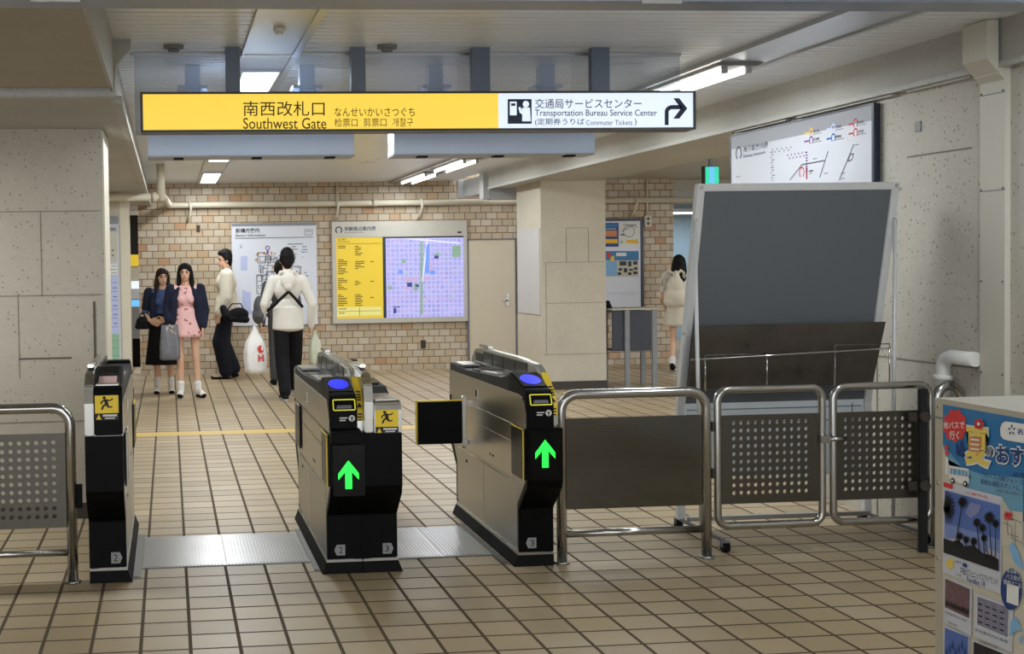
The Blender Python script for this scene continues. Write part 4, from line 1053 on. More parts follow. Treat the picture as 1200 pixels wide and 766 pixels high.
m.use('red_ink'); m.ring(NP(940, 202), (0, -1, 0), (0, 0, 1), .036, .026, 20, -1.0, PI + 1, 1.1); tick(945, 196, 1.6, 14)
m.use('ink'); tick(948.5, 200, 5, 1.5); tick(949, 203, 3, .8)
m.use('ink_grey')
for pts in (((926, 211), (940, 193), (967, 188)), ((961, 208), (971, 177)), ((984, 211), (1001, 169)), ((994, 189), (997, 181), (1001, 180), (999, 187), (994, 189))): m.line([NP(x, y) for x, y in pts], .010, (1, 0, 0))
for x, y in ((1002, 169.5), (986, 203), (986, 209), (966, 203), (863, 207), (953, 186)): tick(x, y, 5, .9)
m.build('printed_map', t, fix=False)
# sheet-metal casing on the wall
t = thing('duct_cover', 'grey sheet-metal duct cover stepping down the right wall from the ceiling', 'duct cover', (4.25, 6.28, .3))
prof = [(4.17, 2.56), (4.17, 2.585), (4.268, 2.483), (4.268, .5), (4.3, .5), (4.3, 2.56)]
m = MB('casing'); m.prism_y([(4.268, .3), (4.3, .3), (4.3, 2.56), (4.235, 2.545), (4.235, 2.515), (4.268, 2.483)], 6.18, 6.385); m.build('lower_cover', t, .002)
m = MB('casing'); m.prism_y([(4.17, 2.785), (4.17, 2.59), (4.234, 2.52), (4.234, 2.785)], 6.18, 6.385); m.build('upper_box', t, .002)
m = MB('ink_grey')
for z in (2.43, 1.93, 1.45, .97):
    for yy in (6.195, 6.37): m.cyl((4.264, yy, z), (4.269, yy, z), .006, 8)
m.box(4.266, 4.269, 6.18, 6.385, 2.42, 2.423).box(4.266, 4.269, 6.18, 6.385, 1.92, 1.923)
m.build('screw', t)
t = thing('wall_pipe', 'short white elbow pipe low on the right wall behind the curved rail', 'pipe', (4.25, 6.5, .5))
MB('sticker_white').tube([(4.25, 6.39, 1.035), (4.25, 6.60, 1.035), (4.25, 6.65, 1.02), (4.25, 6.675, .98), (4.25, 6.675, .45)], .039, 14).build('elbow', t)
MB('sticker_white').cyl((4.25, 6.675, .90), (4.25, 6.675, .93), .052, 16).build('collar', t)
tag(MB('grey_mid').box(4.294, 4.3, 6.96, 7.02, 2.30, 2.36).build('wall_plate', None, .002), 'small square metal plate on the right concrete wall', 'wall plate')

# =================================================================== BACK WALL BOARDS
WY = YB - .03
def WF(l=1): return lambda x, y: on_y(x, y, WY - .003 - .0012 * l)
def wq(xa, ya, xb, yb, l=1, sk=-.018): F = WF(l); return (F(xa, ya), F(xb, ya + sk * (xb - xa)), F(xa, yb))
def bar(m, x, y, w, h, l=1):
    F = WF(l); m.poly([F(x, y), F(x + w, y - .018 * w), F(x + w, y - .018 * w + h), F(x, y + h)])
t = thing('station_map', 'white station information board on the brick wall behind the man in white', 'map board', (1.55, 18.73, .7))
m = MB('board_white').box(.93, 2.175, WY, YB - .001, .70, 2.195); m.use('paper_grey').box(.93, 2.175, WY - .006, WY, 2.155, 2.20); m.build('board', t)
m = MB('ink'); m.text('駅構内案内', wq(276, 267.5, 304, 273), .012); m.text('Station Information', wq(276, 274.3, 311, 277.5))
bar(m, 275, 279, 92, .6)
m.build('lettering', t, fix=False)
m = MB('board_white'); F0 = WF(.4); m.poly([F0(275, 282), F0(368, 281), F0(368, 377), F0(275, 378)])
m.use('ink_grey'); F = WF(1)
random.seed(5)
for k in range(150):
    x = random.uniform(299, 358); y = random.uniform(293, 350); bar(m, x, y, random.choice((1.5, 2.5, 4)), random.choice((.4, .5, 1.0)))
for k in range(26):
    x = random.uniform(300, 345); y = random.uniform(297, 345); w = random.uniform(3, 8); h = random.uniform(3, 9)
    m.line([F(x, y), F(x + w, y), F(x + w, y + h), F(x, y + h), F(x, y)], .008, (0, 1, 0))
for x, y, w, h in ((302, 296, 9, 12), (314, 303, 11, 8), (328, 303, 9, 14), (342, 312, 10, 18), (301, 322, 6, 22), (346, 334, 8, 6), (312, 318, 12, 10), (330, 325, 11, 15)):
    m.line([F(x, y), F(x + w, y), F(x + w, y + h), F(x, y + h), F(x, y)], .012, (0, 1, 0))
for x, y, w in ((337, 285.5, 18), (342, 288.5, 5), (342, 291.5, 7), (354, 288.5, 5), (354, 292, 6), (359, 336.5, 6)): bar(m, x, y, w, 1)
m.line([F(357, 269), F(366, 269), F(366, 275), F(357, 275), F(357, 269)], .008, (0, 1, 0)); bar(m, 359, 271, 5, .8); bar(m, 281, 287, 3, .6); bar(m, 281.5, 289, 1.6, 1.6)
m.use('orange_ink')
for x, y in ((301, 296), (308, 295), (317, 295), (319, 312), (350, 318), (352, 330), (299, 303)): bar(m, x, y, 2.4, 3)
m.use('purple_ink'); bar(m, 312.3, 293.5, 2.4, 5); m.ring(F(313.5, 290.5), (1, 0, 0), (0, 0, 1), .035, .02, 16)
m.use('lav_ink')
for x, y, w, h in ((282, 300, 8, 17), (284, 340, 4, 26), (288, 342, 6, 24), (284, 364, 15, 4)): bar(m, x, y, w, h)
m.build('printed_plan', t, fix=False)
t = thing('area_map', 'backlit area map board with a yellow exit list beside the cream door', 'map board', (3.4, 18.73, .7))
m = MB('board_frame')
x0, x1, z0, z1 = 2.40, 4.425, .70, 2.20
xa, xb, za, zb = 2.46, 4.37, .775, 1.97
m.box(x0, x1, YB - .06, YB, z0, za).box(x0, x1, YB - .06, YB, zb, z1).box(x0, xa, YB - .06, YB, za, zb).box(xb, x1, YB - .06, YB, za, zb); m.build('frame', t, .004)
BY = YB - .045
MB('panel_yellow').box(xa, 3.155, BY, YB, za, zb).build('exit_list', t)
MB('navy_frame').box(3.155, 3.20, BY - .004, YB, za, zb).box(3.2, xb, BY - .004, YB, zb - .022, zb).build('divider', t)
MB('city').box(3.20, xb, BY, YB, za, zb - .022).build('map_screen', t)
def BF(l=1): return lambda x, y: on_y(x, y, BY - .002 - .0012 * l)
m = MB('sign_ink_blue'); F = lambda x, y: on_y(x, y, YB - .062)
m.ring(F(397, 269.5), (1, 0, 0), (0, 0, 1), .052, .035, 24, -1.0, PI + 1, 1.05); m.text('栄駅周辺案内図', (F(403.5, 265.5), F(440, 265), F(403.5, 270.5)), .01); m.text('Sakae Station Area Map', (F(403.5, 271.7), F(426, 271.4), F(403.5, 273.3)))
m.poly([F(536, 271), (F(541, 271)), F(541, 273), F(536, 273)])
m.build('lettering', t, fix=False)
m = MB('panel_cream'); F = BF(1)
m.poly([F(394, 360), F(447, 359), F(447, 369), F(394, 371)])
m.use('sign_ink_brown'); F = BF(2)
def bb(x, y, w, h=.7): m.poly([F(x, y), F(x + w, y - .018 * w), F(x + w, y - .018 * w + h), F(x, y + h)])
m.text('出口案内', (F(396, 279.5), F(406, 279.3), F(396, 281.8))); bb(396, 283, 14, .5); bb(394.5, 285.7, 52, .35); bb(394.5, 364.6, 52, .35)
for x, ys, n in ((396, 288, 2), (416, 288, 6), (396, 304, 9), (416, 306, 5), (434, 306, 1), (396, 326, 7), (416, 329, 3), (434, 329, 1), (396, 345, 7), (416, 345, 7), (434, 348, 1), (397, 361.5, 1), (397, 366.5, 1)):
    for k in range(n): bb(x, ys + k * 2.05, random.choice((4, 7, 9, 11)) if x < 434 else 4, .8)
m.line([F(421.5, 360), F(421.5, 370)], .006, (0, 1, 0))
m.build('list_lettering', t, fix=False)
m = MB('map_green'); F = BF(1)
def mp(x, y, w, h): m.poly([F(x, y), F(x + w, y - .018 * w), F(x + w, y - .018 * w + h), F(x, y + h)])
mp(492.5, 283, 3, 85); mp(530, 288, 10, 13); mp(471, 304, 4, 4); mp(454, 335, 5, 4); mp(510, 296, 5, 4); mp(485, 332, 5, 8)
m.use('map_blue'); mp(498, 288, 5, 32); mp(467, 316, 5, 5); mp(504, 317, 6, 4); mp(500, 286, 3, 5)
m.use('map_dark'); mp(477, 331, 6, 5); mp(509, 299, 5, 4); mp(487, 333, 4, 3); mp(461, 361, 3.5, 6); mp(461, 359, 8, 1)
m.use('map_red'); mp(472, 325, 18, 4); mp(491, 324, 13, 4); mp(475, 338, 10, 2); mp(503, 307, 4, 10); mp(452.5, 350, 86, .7); mp(456, 288, 1, 80)
m.use('map_street'); mp(453, 279, 82, 1.0)
m.poly([F(453, 276), F(539, 284), F(539, 286), F(453, 278)]); m.poly([F(500, 277), F(502, 277), F(496, 330), F(494, 330)])
m.build('map_print', t, fix=False)
# dark framed notice board partly behind the pillar and its neighbour
t = thing('notice_board', 'dark framed notice board just left of the middle pillar', 'notice board', (5.5, 18.72, .8))
MB('navy_frame').box(5.19, 6.05, YB - .05, YB, .80, 2.20).build('frame', t, .004)
MB('paper').box(5.25, 6.0, YB - .054, YB - .03, .86, 2.14).build('sheet', t)
t = thing('notice_board', 'dark framed white notice board with posters just right of the middle pillar', 'notice board', (6.8, 18.72, .8))
MB('navy_frame').box(6.3, 7.135, YB - .05, YB, .80, 2.20).build('frame', t, .004)
MB('board_white').box(6.34, 7.08, YB - .054, YB - .03, .84, 2.16).build('sheet', t)
def NF(l): return lambda x, y: on_y(x, y, YB - .054 - .002 * l)
def np_(m, l, xa, ya, xb, yb): F = NF(l); m.poly([F(xa, ya), F(xb, ya), F(xb, yb), F(xa, yb)])
m = MB('poster_navy'); np_(m, 1, 705, 261, 725, 289); m.use('poster_blue'); np_(m, 2, 705, 262, 724, 266); m.use('poster_orange'); np_(m, 2, 706, 270, 723, 277); m.use('yellow_ink'); np_(m, 2, 706, 280, 724, 285); m.use('poster_sky'); np_(m, 2, 706, 267, 722, 269); m.build('poster', t, fix=False, label='small dark poster with a yellow band')
m = MB('sticker_white'); np_(m, 1, 726, 259.5, 749, 289); F = NF(2)
m.use('ink_grey'); m.ring(F(737, 271), (1, 0, 0), (0, 0, 1), .09, .08, 20); m.line([F(728, 271), F(742, 264), F(747, 266)], .01, (0, 1, 0)); np_(m, 2, 730, 263, 746, 263.7); np_(m, 2, 727, 274, 732, 276)
m.use('yellow_ink'); np_(m, 2, 734, 281, 746, 285); m.use('green_ink'); np_(m, 2, 727, 282, 730, 285); m.use('poster_gold'); np_(m, 2, 745, 280, 748, 286); m.build('poster', t, fix=False, label='white poster with a line map')
m = MB('poster_cream'); np_(m, 1, 706, 294, 748.5, 324); m.use('poster_blue'); np_(m, 2, 706, 294, 748.5, 305); m.use('sticker_white'); np_(m, 3, 722, 296, 734, 300); m.use('poster_red'); np_(m, 3, 711, 296, 716, 302); m.use('poster_gold'); np_(m, 3, 715, 300, 720, 306); m.use('water'); np_(m, 2, 706, 306, 723, 323)
m.use('photo_dark')
for x, y, w, h in ((726, 306, 8, 5), (736, 306, 4, 6), (742, 306, 5, 4), (725, 314, 4, 3), (731, 314, 4, 5), (737, 315, 5, 2), (743, 313, 4, 3), (724, 319, 4, 3), (736, 319, 4, 3), (742, 318, 5, 3)): np_(m, 3, x, y, x + w, y + h)
m.build('poster', t, fix=False, label='summer poster with a blue top band')
m = MB('lav_ink'); np_(m, 1, 707, 343, 749, 343.5); m.build('seam', t, fix=False)
# papers on the pillars
p = MB('sheet_dim').box(4.535, 4.5445, 15.36, 16.34, .92, 1.99).build('paper_sheet'); tag(p, 'tall blank white sheet on the left side of the middle pillar', 'paper sheet')
t = thing('information_board', 'tall white and blue information panel on the far left pillar', 'information board', (-.9, 15.28, .3))
MB('paper').box(-1.35, -.575, 15.275, 15.292, .25, 2.19).build('panel', t)
m = MB('paper_grey').box(-1.35, -.575, 15.272, 15.275, 2.10, 2.19); m.use('lav_ink').box(-1.35, -.595, 15.272, 15.275, .80, 1.48); m.use('green_ink').box(-1.35, -.595, 15.272, 15.275, .30, .80)
m.use('poster_cream').box(-1.35, -.60, 15.272, 15.275, 1.66, 2.0)
m.use('sticker_white').box(-.72, -.60, 15.271, 15.272, 1.50, 1.63)
m.use('ink_grey')
for k in range(6): m.box(-1.3, -.60, 15.2705, 15.272, .88 + k * .105, .885 + k * .105)
for k in range(5): m.box(-1.3, -.60, 15.2705, 15.272, .36 + k * .09, .364 + k * .09)
for k in range(5): m.box(-.66, -.61, 15.2700, 15.272, .92 + k * .105, .93 + k * .105)
for k, z in enumerate((1.52, 1.56, 1.60)): m.box(-.71, -.69 + .02 * (k % 2), 15.27, 15.272, z, z + .012); m.box(-.67, -.61, 15.27, 15.272, z, z + .006)
for x, z in ((-.70, 1.72), (-.66, 1.72), (-.70, 1.78), (-.66, 1.78)): m.box(x, x + .02, 15.27, 15.272, z, z + .02)
m.use('paper').box(-1.35, -.60, 15.271, 15.272, 1.84, 1.85).box(-.655, -.65, 15.271, 15.272, 1.66, 2.0)
m.build('printed_plan', t, fix=False)
m = MB('ink').text('Station Information', ((-1.25, 15.2705, 2.075), (-.61, 15.2705, 2.075), (-1.25, 15.2705, 2.02)))
m.build('lettering', t, fix=False)

# =================================================================== PIPES, DUCT, SMALL WALL FITTINGS
t = thing('wall_pipe', 'cream pipe running along the top of the brick wall', 'pipe', (3, 18.65, 2.45))
zl = 2.47; py = YB - .09
MB('pipe').tube([(-.07, 15.12, 2.405), (-.05, 15.2, 2.41), (.03, py - .12, zl), (.05, py - .03, zl), (.12, py, zl), (7.86, py, zl)], .045, 14).build('long_pipe', t)
MB('pipe').tube([(-1.4, 15.12, 2.405), (-.07, 15.12, 2.405)], .045, 14).build('side_pipe', t)
MB('pipe').tube([(-.07, 15.12, 2.36), (-.07, 15.12, 2.79)], .05, 14).build('riser', t)
MB('pipe').cyl((-.18, 15.12, 2.405), (-.13, 15.12, 2.405), .055, 16).build('collar', t)
for x in (3.0, 5.35): MB('pipe').cyl((x, py, zl), (x + .07, py, zl), .053, 16).build('collar', t)
for x in (.32, 2.47, 3.72, 6.98): MB('pipe').tube([(x, py - .05, zl + .05), (x + .02, py - .05, zl - .05), (x, py + .0, zl - .16), (x - .03, py + .06, zl - .24)], .018, 8).build('pipe_hook', t)
for x, za, lb in ((2.49, 2.25, 'thin vertical conduit above the area map board'), (7.2, 2.24, 'thin vertical conduit down to the socket box right of the pillar')):
    tag(MB('pipe').cyl((x, YB - .02, za), (x, YB - .02, 2.79), .014, 10).build('conduit'), lb, 'conduit', 'conduits on the brick wall')
t = thing('socket_box', 'small pale socket box on the brick wall right of the notice board', 'socket box', (7.2, 18.72, 2.1))
MB('pipe').box(7.15, 7.26, YB - .06, YB, 2.07, 2.24).build('case', t, .012)
m = MB('ink_grey')
for z in (2.12, 2.19): m.cyl((7.205, YB - .066, z), (7.205, YB - .06, z), .026, 14)
m.build('socket', t)
tag(MB('skirt').box(3.715, 3.79, YB - .02, YB, .31, .43).build('wall_plate', None, .004), 'dark square plate low on the brick wall under the area map', 'wall plate')
tag(MB('skirt').box(.42, .47, YB - .015, YB, 2.08, 2.18).build('wall_plate', None, .004), 'small dark plate high on the brick wall above the couple', 'wall plate')
t = thing('duct_box', 'grey sheet-metal duct box under the ceiling left of the middle pillar', 'duct', (4.5, 17.2, 2.4))
MB('grey_paint').box(4.29, 4.75, 16.75, 16.95, 2.445, 2.775).build('duct_front', t, .003)
MB('grey_paint').box(4.19, 4.285, 16.74, 16.96, 2.42, 2.78).build('duct_flange', t, .003)
MB('grey_paint').box(4.33, 4.75, 16.95, 18.5, 2.53, 2.775).build('duct_run', t, .003)
MB('grey_paint').box(4.24, 4.33, 18.46, 18.56, 2.53, 2.78).build('duct_end', t, .003)
MB('grey_paint').box(4.29, 4.9, 16.72, 16.95, 2.41, 2.445).build('duct_lip', t)
# lit sign beyond the right wall
t = thing('lit_sign', 'small green and blue lit sign seen above the tilted board', 'lit sign', (6.14, 14.05, 2.4))
MB('sign_frame').box(6.06, 6.23, 14.0, 14.09, 2.38, 2.63).build('sign_case', t)
for k, q in enumerate(('exit_green', 'exit_blue', 'exit_green')): MB(q).box(6.067 + k * .053, 6.117 + k * .053, 13.994, 14.002, 2.39, 2.62).build('lit_face', t)
MB('post').box(6.13, 6.16, 14.03, 14.06, 2.63, 2.79).build('hanger', t)
# display kiosk in the gap left of the brick wall
t = thing('poster_kiosk', 'tall kiosk with bright posters in the gap left of the brick wall', 'kiosk', (-.75, 20.6, 0))
MB('deck').box(-1.2, -.44, 20.4, 20.95, 1.78, 2.4).build('dark_top', t); MB('grey_mid').box(-1.2, -.44, 20.4, 20.95, .45, .95).build('lower_cabinet', t); MB('black').box(-1.2, -.44, 20.42, 20.95, 0, .45).build('base', t)
MB('grey_paint').box(-1.2, -.44, 20.42, 20.95, .95, 1.78).build('body', t)
for za, zb, q in ((1.60, 1.78, 'panel_yellow'), (1.36, 1.58, 'poster_cream'), (1.24, 1.36, 'sign_white'), (1.08, 1.23, 'paper'), (.96, 1.06, 'exit_blue')): MB(q).box(-1.15, -.45, 20.40, 20.42, za, zb).build('poster', t)

# =================================================================== DESK BESIDE THE MIDDLE PILLAR
t = thing('desk', 'small dark panelled writing desk on grey legs right of the middle pillar', 'desk', (5.7, 15.5, 0))
MB('desk_top').box(5.40, 6.0, 15.22, 15.72, .965, .985).build('desk_top', t, .003)
m = MB('desk_navy'); y_ = 15.25
perforated(m, 5.63, 5.905, .46, .955, y_, 12, 3, .017, .03, 5.675, .575, .004, .012)
m.build('front_panel', t); MB('desk_navy').box(5.42, 5.63, 15.27, 15.29, .47, .955).build('side_panel', t); MB('desk_navy').box(5.42, 5.98, 15.29, 15.7, .46, .475).build('shelf', t)
for x, y in ((5.57, 15.235), (5.915, 15.235), (5.44, 15.66), (5.93, 15.66)): MB('grey_mid').box(x, x + .06, y, y + .035, 0, .965).build('leg', t, .002)
tag(MB('black').hexa([(5.42, 15.4, .986), (5.47, 15.4, .986), (5.43, 15.4, 1.08), (5.40, 15.4, 1.08)], [(5.42, 15.5, .986), (5.47, 15.5, .986), (5.43, 15.5, 1.08), (5.40, 15.5, 1.08)]).build('card_holder'), 'small dark holder standing on the desk against the pillar', 'holder')

# =================================================================== PEOPLE
class Blob:
    """overlapping tapered limbs and ellipsoids fused into one smooth continuous surface"""
    def __init__(s): s.mb = MB('skin')
    def cap(s, a, b, ra, rb, n=5):
        a, b = Vector(a), Vector(b)
        s.mb.tube([a.lerp(b, i / n) for i in range(n + 1)], [ra + (rb - ra) * i / n for i in range(n + 1)], 12)
        s.mb.ell(a, ra, None, 12, 8); s.mb.ell(b, rb, None, 12, 8); return s
    def chain(s, pts, rs):
        for i in range(len(pts) - 1): s.cap(pts[i], pts[i + 1], rs[i], rs[i + 1])
        return s
    def ell(s, c, r, R=None): s.mb.ell(c, r, R, 18, 12); return s
    def build(s, name, mat, parent, voxel=.009, smooth=4, rot=0.0, label=None):
        me = bpy.data.meshes.new(name); Rz = Matrix.Rotation(rot, 3, 'Z')
        me.from_pydata([Rz @ v for v in s.mb.v], [], s.mb.f)
        o = bpy.data.objects.new(name, me); C.objects.link(o)
        r = o.modifiers.new('r', 'REMESH'); r.mode = 'VOXEL'; r.voxel_size = voxel
        if smooth: k = o.modifiers.new('s', 'SMOOTH'); k.iterations = smooth; k.factor = .5
        dg = bpy.context.evaluated_depsgraph_get(); dg.update()
        m2 = bpy.data.meshes.new_from_object(o.evaluated_get(dg))
        bpy.data.objects.remove(o); bpy.data.meshes.remove(me)
        m2.name = name; m2.materials.clear(); m2.materials.append(M[mat] if isinstance(mat, str) else mat)
        for p in m2.polygons: p.use_smooth = True; p.material_index = 0
        o = bpy.data.objects.new(name, m2); C.objects.link(o); o.parent = parent
        if label: o['label'] = label
        return o
V = Vector
def joints(h, w=1.0):
    """standing skeleton, x = own right, y = forward"""
    J = dict(pelvis=V((0, 0, .535 * h)), waist=V((0, .0, .61 * h)), chest=V((0, .0, .73 * h)), neck=V((0, -.01, .835 * h)), head=V((0, .015, .925 * h)))
    for s, k in ((1, 'R'), (-1, 'L')):
        J['sh' + k] = V((s * .108 * h * w, -.005, .805 * h)); J['el' + k] = V((s * .135 * h * w, -.02, .63 * h)); J['wr' + k] = V((s * .138 * h * w, .035, .485 * h)); J['hd' + k] = V((0, .15, -1))
        J['hip' + k] = V((s * .052 * h, 0, .525 * h)); J['kn' + k] = V((s * .054 * h, .01, .285 * h)); J['an' + k] = V((s * .054 * h, -.015, .048 * h)); J['toe' + k] = V((s * .06 * h, .13, .02 * h))
    return J
def hand(b, wr, d, side, curl=.5, fwd=None):
    d = V(d).normalized(); f = V(fwd) if fwd else V((0, 1, 0)); f = (f - d * f.dot(d)).normalized(); n = d.cross(f) * side   # f = thumb side, n = palm side
    c = wr + d * .05
    R = Matrix((f, n, d)).transposed()
    b.ell(c, (.040, .016, .052), R)
    for i, ln in enumerate((.066, .074, .070, .056)):
        p0 = wr + d * .092 + f * (.027 - .018 * i); p1 = p0 + (d * math.cos(curl * .6) + n * math.sin(curl * .6)) * ln * .5; p2 = p1 + (d * math.cos(curl * 1.8) + n * math.sin(curl * 1.8)) * ln * .5
        b.chain([p0, p1, p2], [.0092, .0088, .0078])
    t0 = wr + d * .03 + f * .034; t1 = t0 + (d * .7 + f * .6 + n * .3).normalized() * .036; t2 = t1 + (d * .9 + f * .15 + n * .4).normalized() * .03
    b.chain([t0, t1, t2], [.0115, .0105, .009])
def headR(J): return Matrix.Rotation(J.get('turn', 0), 3, 'Z') @ Matrix.Rotation(J.get('tip', 0), 3, 'X')
def body(parent, J, h, rot, fem=False, thin=1.0):
    b = Blob(); k = h / 1.75
    HR = headR(J); c = J['head']
    q = lambda x, y, z: c + HR @ V((x * k, y * k, z * k))
    b.ell(q(0, -.005, .025), (.073 * k, .092 * k, .098 * k), HR); b.ell(q(0, .022, -.045), (.056 * k, .066 * k, .066 * k), HR); b.ell(q(0, .055, -.088), (.026 * k, .024 * k, .022 * k), HR)
    b.cap(q(0, .088, .012), q(0, .103, -.028), .010 * k, .014 * k); b.ell(q(0, .083, -.062), (.026 * k, .012 * k, .010 * k), HR)
    for s in (-1, 1): b.ell(q(s * .076, -.008, -.01), (.011 * k, .020 * k, .031 * k), HR)
    b.cap(J['neck'] + V((0, .0, -.03)), c + V((0, -.015, -.06)), .056 * k, .052 * k)
    wx = .90 if fem else 1.0
    b.ell(J['chest'] + V((0, 0, .02)), (.150 * k * wx, .098 * k, .150 * k)); b.ell(J['waist'], (.128 * k * (.88 if fem else 1), .088 * k, .12 * k)); b.ell(J['pelvis'], (.155 * k * (1.02 if fem else 1), .105 * k, .105 * k))
    b.cap(J['shL'], J['shR'], .052 * k * wx, .052 * k * wx); b.cap(J['neck'] + V((0, 0, -.04)), J['shL'], .05 * k, .045 * k); b.cap(J['neck'] + V((0, 0, -.04)), J['shR'], .05 * k, .045 * k)
    for e in 'LR':
        s = 1 if e == 'R' else -1
        b.chain([J['sh' + e], J['el' + e], J['wr' + e]], [.047 * k * wx, .037 * k * wx, .025 * k]); hand(b, J['wr' + e], J['hd' + e], -s, J.get('curl', .5), J.get('thumb' + e))
        m_ = J['kn' + e].lerp(J['an' + e], .3) + V((0, -.012, 0))
        b.chain([J['hip' + e], J['kn' + e], m_, J['an' + e]], [.083 * k * thin, .054 * k * thin, .054 * k * thin, .034 * k])
        a = J['an' + e]; t_ = J['toe' + e]; b.cap(a + V((0, -.03, -.045)) if a.z < .12 * h else a + V((0, -.02, -.04)), t_, .030 * k, .022 * k); b.cap(a, a + (t_ - a) * .5, .034 * k, .03 * k)
    o = b.build('body', 'skin', parent, .0075, 3, rot)
    Rz = Matrix.Rotation(rot, 3, 'Z')
    m = MB('eye')
    def loc(v): return Rz @ v
    for s in (-1, 1): m.ell(loc(q(s * .031, .083, .008)), .011 * k, None, 10, 6)
    e = MB('eye'); e.v, e.f, e.mi, e.sm, e.mats = m.v, m.f, m.mi, m.sm, m.mats
    def child(mm, name):
        me = bpy.data.meshes.new(name); me.from_pydata(mm.v, [], mm.f)
        for x in mm.mats: me.materials.append(x)
        for p in me.polygons: p.use_smooth = True
        ob = bpy.data.objects.new(name, me); C.objects.link(ob); ob.parent = parent; return ob
    child(m, 'eyes')
    m = MB('lip'); m.ell(loc(q(0, .092, -.062)), (.022 * k, .008 * k, .008 * k), Rz @ HR, 12, 6); child(m, 'mouth')
    m = MB('hair')
    for s in (-1, 1): m.ell(loc(q(s * .032, .086, .03)), (.018 * k, .006 * k, .004 * k), Rz @ HR, 10, 6)
    child(m, 'eyebrows')
    return child
def leg_cloth(parent, J, h, rot, mat, name='trousers', gr=.014, to='an', stop=0.0, loose=1.0):
    k = h / 1.75; b = Blob()
    b.ell(J['pelvis'] + V((0, 0, .0)), (.165 * k, .118 * k, .12 * k))
    b.ell(J['pelvis'] + V((0, 0, .06 * k)), (.148 * k, .108 * k, .09 * k))
    for e in 'LR':
        a = J['kn' + e].lerp(J['an' + e], 1 - stop)
        b.chain([J['hip' + e], J['kn' + e], a], [.095 * k, (.060 + gr) * k * loose, (.046 + gr) * k * loose])
    return b.build(name, mat, parent, .009, 4, rot)
def top_cloth(parent, J, h, rot, mat, name='jacket', gr=.018, hem=.02, sleeve=1.0, fem=False, hood=False, low=.5):
    k = h / 1.75; b = Blob(); wx = .92 if fem else 1.0
    b.ell(J['chest'] + V((0, 0, .02)), ((.155 + gr) * k * wx, (.10 + gr) * k, .165 * k)); b.ell(J['waist'], ((.145 + gr) * k * wx, (.098 + gr) * k, .15 * k))
    hz = J['pelvis'].z + hem
    for i in range(14):
        zz = hz + (J['waist'].z - hz) * i / 13; b.ell(V((0, J['pelvis'].y, zz)), ((.176 + gr * .8) * k * (1 - .004 * i), (.128 + gr * .8) * k * (1 - .005 * i), .045 * k))
    b.cap(J['shL'], J['shR'], (.055 + gr * .5) * k * wx, (.055 + gr * .5) * k * wx)
    for e in 'LR':
        b.cap(J['neck'] + V((0, 0, -.05 * k)), J['sh' + e], .062 * k, (.05 + gr * .4) * k)
        w_ = J['el' + e].lerp(J['wr' + e], max(0, sleeve * 2 - 1)) if sleeve > .5 else J['sh' + e].lerp(J['el' + e], sleeve * 2)
        if sleeve > .5: b.chain([J['sh' + e], J['el' + e], w_], [(.05 + gr) * k * wx, (.042 + gr) * k * wx, (.033 + gr * .8) * k])
        else: b.cap(J['sh' + e], w_, (.05 + gr) * k * wx, (.045 + gr) * k * wx)
    if fem:
        for s in (-1, 1): b.ell(J['chest'] + V((s * .06 * k, .078 * k, .0)), (.06 * k, .05 * k, .06 * k))
    if hood:
        for i in range(9):
            a = PI * 2 * i / 9; b.ell(J['neck'] + V((.078 * math.cos(a) * k, (.060 * math.sin(a) - .01) * k, (.01 - .018 * math.sin(a)) * k)), (.035 * k, .035 * k, .028 * k))
        b.ell(J['neck'] + V((0, -.095 * k, -.075 * k)), (.095 * k, .048 * k, .095 * k)); b.ell(J['neck'] + V((0, -.11 * k, -.14 * k)), (.05 * k, .035 * k, .06 * k))
    return b.build(name, mat, parent, .009, 4, rot)
def skirt(parent, J, h, rot, mat, z0, z1, r0, r1, name='skirt', wav=8, amp=.012, dx=0.0):
    Rz = Matrix.Rotation(rot, 3, 'Z'); k = h / 1.75; rings = []
    for i in range(9):
        f = i / 8; z = z0 + (z1 - z0) * f; ring = []
        for j in range(48):
            a = 2 * PI * j / 48; r = (r0 + (r1 - r0) * f) * (1 + amp * f * 4 * math.sin(wav * a))
            ring.append(Rz @ V((r * math.cos(a) + dx, r * .74 * math.sin(a) + J['pelvis'].y, z)))
        rings.append(ring)
    m = MB(mat); m.loft(rings)
    me = bpy.data.meshes.new(name); me.from_pydata(m.v, [], m.f); me.materials.append(m.mats[0])
    for p in me.polygons: p.use_smooth = len(p.vertices) == 4
    o = bpy.data.objects.new(name, me); C.objects.link(o); o.parent = parent; return o
def shoes(parent, J, h, rot, mat, sole='black_matte', heel=.0, white_top=False):
    k = h / 1.75; Rz = Matrix.Rotation(rot, 3, 'Z')
    for e in 'LR':
        b = Blob(); a, t_ = J['an' + e], J['toe' + e]; d = (t_ - a); d.z = 0 if a.z < .12 * h else d.z; d.normalize(); up = V((0, 0, 1)) if a.z < .12 * h else d.cross(V((1, 0, 0))).normalized() * -1
        if up.z < 0: up = -up
        hl = a + V((0, -.03, -.05)) * k if a.z < .12 * h else a - d * .03 - up * .05
        b.cap(hl + up * .012, t_ + d * .03, .040 * k, .032 * k); b.cap(a - up * .02, hl + d * .04 + up * .02, .040 * k, .042 * k); b.ell(t_, (.046 * k, .06 * k, .032 * k))
        o = b.build('shoe', mat, parent, .006, 3, rot)
        s_ = Blob(); s_.cap(hl - up * .018, t_ - up * .008 + d * .03, .036 * k, .036 * k); s_.ell(t_ - up * .012, (.046 * k, .06 * k, .014 * k))
        o2 = s_.build('sole', sole, o, .006, 2, rot)
